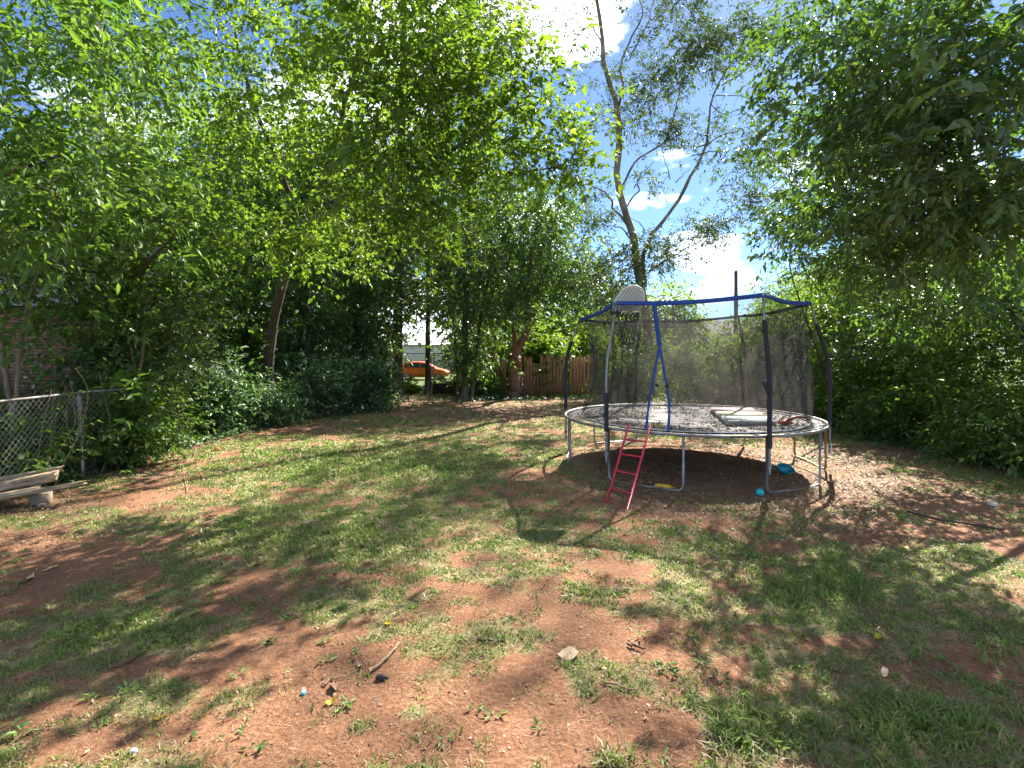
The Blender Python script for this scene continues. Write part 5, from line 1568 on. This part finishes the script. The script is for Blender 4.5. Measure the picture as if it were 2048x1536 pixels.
# ivy in the beds
n = 60000
x, y = scatter(n, 7, 27, 1.0, .5)
yard, *_ = cover(x, y)
edge = in_poly(x, y, YARD * A(1.22, 1.0) + A(0, 3.6) * (YARD[:, 1:] > 12))
keep = (~yard) & edge & (fbm(x * 1.2, y * 1.2, 61) > .36) & (x > -9.5) & (x < 10.5)
x, y = x[keep], y[keep]
n = len(x)
pos = np.stack([x, y, gz(x, y) + g_.uniform(.03, .22, n) * (0.4 + fbm(x * 2, y * 2, 66))], -1)
mb = MB()
a = g_.uniform(0, 6.28, n)
leaf_faces(mb, pos, np.stack([np.cos(a), np.sin(a), g_.normal(-.2, .25, n)], -1), A(0, -.25, 1) + g_.normal(size=(n, 3)) * .4, g_.uniform(.06, .12, n), g_.uniform(.05, .09, n), np.clip(g_.normal(.5, .22, n), 0, 1))
tag(mb.build('ivy_ground_cover', LEAF['ivy'], loc=(0, 15, 0)), 'low ivy covering the beds along the fences', 'ivy', kind='stuff')

# grass
n = 780000
x, y = scatter(n, 2.2, 21)
yard, bare, lit, lush, gd = cover(x, y)
tuft = fbm(x * 9, y * 9, 131, 2)
keep = (g_.random(n) < gd * 1.0 * np.clip((tuft - .28) * 3.2, .15, 1)) & ~((np.hypot(x - TX, y - TY) < 2.3) & (g_.random(n) < .93))
x, y, lush, gd, bare = x[keep], y[keep], lush[keep], gd[keep], bare[keep]
n = len(x)
hgt = g_.uniform(.025, .07, n) * (0.7 + 0.9 * np.clip(lush, 0, 1.2)) * (.7 + .6 * fbm(x * 3, y * 3, 55, 2)) * np.clip(.8 + y / 30, .8, 1.3)
wid = g_.uniform(.0026, .0048, n) * np.maximum(1, y / 3.2) * (1 + .5 * np.clip(lush, 0, 1))
a = g_.uniform(0, 6.28, n)
la = g_.uniform(0, 6.28, n)
lean = g_.uniform(.2, 1.3, n)
dry = g_.random(n) < np.clip(.46 - gd * .2 - lush * .2 + bare * .15, .10, .65)
lean = np.where(dry, g_.uniform(.9, 2.4, n), lean)
tint = np.where(dry, g_.uniform(0, .3, n), np.clip(g_.normal(.66, .16, n) + (fbm(x * 1.5, y * 1.5, 77) - .5) * .5, .34, 1))
b0 = np.stack([x, y, gz(x, y) - .004], -1)
sv = np.stack([np.cos(a), np.sin(a), 0 * a], -1) * wid[:, None]
lv = np.stack([np.cos(la), np.sin(la), 0 * la], -1)
m1 = b0 + lv * (hgt * lean * .35)[:, None] + A(0, 0, 1) * (hgt * .6)[:, None]
tp3 = b0 + lv * (hgt * lean)[:, None] + A(0, 0, 1) * (hgt * np.clip(1.05 - lean * .35, .15, 1))[:, None]
V = np.stack([b0 - sv, b0 + sv, m1 + sv * .75, m1 - sv * .75, tp3], 1)
mb = MB()
idx5 = np.arange(n)[:, None] * 5
mb.V.append(V.reshape(-1, 3))
mb.F[4].append(idx5 + A(0, 1, 2, 3).astype(int)[None])
mb.T[4].append(tint)
mb.F[3].append(idx5 + A(3, 2, 4).astype(int)[None])
mb.T[3].append(tint)
mb.n = n * 5
tag(mb.build('grass', GRASS, loc=(0, 8, 0)), 'thin patchy lawn grass with dry blades', 'grass', kind='stuff')

# broad-leaved weeds in rosettes
n = 1000
x, y = scatter(n, 2.3, 15)
yard, bare, lit, lush, gd = cover(x, y)
keep = yard & (g_.random(n) < np.clip(.45 - lit * .4 + .3 * (patches([(1180, 1160, 110, 50, 1), (1280, 1060, 200, 40, .8), (80, 1040, 110, 50, 1.5), (330, 1390, 100, 60, .8), (1060, 960, 60, 60, .6)], *proj(x, y))), 0, 1)) & (np.hypot(x - TX, y - TY) > 2.2)
x, y = x[keep], y[keep]
M, K = len(x), 9
sz = g_.uniform(.025, .06, M) * np.where(y > 8, 1.4, 1)
a = (np.arange(K)[None] * 2.4 + g_.uniform(0, 6, M)[:, None] + g_.normal(0, .3, (M, K)))
el = g_.uniform(.1, .9, (M, K))
D = np.stack([np.cos(a) * np.cos(el), np.sin(a) * np.cos(el), np.sin(el)], -1)
pos = np.stack([x, y, gz(x, y)], -1)[:, None] + D * .012 + A(0, 0, .008) + g_.normal(size=(M, K, 3)) * (sz[:, None, None] * A(.35, .35, .05))
Lf = (sz[:, None] * g_.uniform(.6, 1.2, (M, K))).ravel()
mb = MB()
leaf_faces(mb, pos.reshape(-1, 3), D.reshape(-1, 3), np.broadcast_to(A(0, 0, 1), (M * K, 3)) + g_.normal(size=(M * K, 3)) * .2, Lf, Lf * .38, np.clip(np.repeat(g_.normal(.5, .2, M), K) + g_.normal(0, .12, M * K), 0, 1), True, curl=.3)
tag(mb.build('weeds', LEAF['weed'], loc=(0, 6, 0)), 'small broad-leaved weeds dotted through the thin lawn', 'weeds', kind='stuff')

# dead leaves
n = 340000
x, y = scatter(n, 2.2, 24)
yard, bare, lit, lush, gd = cover(x, y)
pr_ = np.where(yard, np.clip(lit * 1.3 + .014, 0, 1), .25) * np.clip((fbm(x * 2.3, y * 2.3, 47) - .2) * 2, .15, 1)
keep = g_.random(n) < pr_
x, y = x[keep], y[keep]
n = len(x)
pos = np.stack([x, y, gz(x, y) + g_.uniform(.003, .02, n)], -1)
a = g_.uniform(0, 6.28, n)
L_ = g_.uniform(.012, .05, n) * np.clip(y / 7, .8, 1.5)
mb = MB()
leaf_faces(mb, pos, np.stack([np.cos(a), np.sin(a), g_.normal(0, .2, n)], -1), A(0, 0, 1) + g_.normal(size=(n, 3)) * .35, L_, L_ * g_.uniform(.35, .6, n), np.clip(g_.beta(2, 1.8, n), 0, .97), fold=.3, curl=-.2)
tag(mb.build('leaf_litter', DEAD, loc=(0, 12, 0)), 'brown dead leaves lying on the soil around the trampoline', 'leaves', kind='stuff')

n = 9000
x, y = scatter(n, 2.2, 8)
yard, bare, lit, lush, gd = cover(x, y)
keep = yard & (g_.random(n) < np.clip(.15 + bare * .8, 0, 1))
x, y = x[keep], y[keep]
n = len(x)
sz = (g_.random(n) ** 3 * .009 + .0022) * np.maximum(1, y / 5)
oc = np.array([[1, 0, 0], [0, 1, 0], [-1, 0, 0], [0, -1, 0], [0, 0, .7], [0, 0, -.7]])
V = np.stack([x, y, gz(x, y) + sz * .3], -1)[:, None] + oc[None] * sz[:, None, None] * g_.uniform(.6, 1.3, (n, 6, 1))
fo = np.array([[0, 1, 4], [1, 2, 4], [2, 3, 4], [3, 0, 4]])
mb = MB()
mb.add(V.reshape(-1, 3), (np.arange(n)[:, None, None] * 6 + fo[None]).reshape(-1, 3), np.repeat(g_.uniform(0.1, .97, n), 4))
CRUMB = litter_mat('clay_crumbs', [(0, (0.12, 0.055, 0.032)), (0.6, (0.27, 0.14, 0.085)), (0.92, (0.40, 0.27, 0.19)), (1, (0.6, 0.55, 0.5))])
tag(mb.build('clay_crumbs', CRUMB, loc=(0, 4, 0)), 'crumbs and grit on the bare clay', 'gravel', kind='stuff')

# fine straw and twiglets on the clay
n = 22000
x, y = scatter(n, 2.2, 12)
yard, bare, lit, lush, gd = cover(x, y)
keep = yard & (g_.random(n) < .35 + .4 * fbm(x * 3, y * 3, 91))
x, y = x[keep], y[keep]
n = len(x)
a = g_.uniform(0, 6.28, n)
Ls = g_.uniform(.006, .028, n)
w = .0013 * np.maximum(1, y / 4)
c = np.stack([x, y, gz(x, y) + .006], -1)
d = np.stack([np.cos(a), np.sin(a), g_.normal(0, .12, n)], -1) * Ls[:, None]
s = np.stack([-np.sin(a), np.cos(a), 0 * a], -1) * w[:, None]
V = np.stack([c - d - s, c - d + s, c + d + s, c + d - s], 1)
mb = MB()
mb.add(V.reshape(-1, 3), np.arange(n)[:, None] * 4 + np.arange(4)[None], g_.uniform(.2, .85, n))
tag(mb.build('straw_litter', DEAD, loc=(0, 6, 0)), 'fine straw and twiglets strewn over the clay', 'straw', kind='stuff')
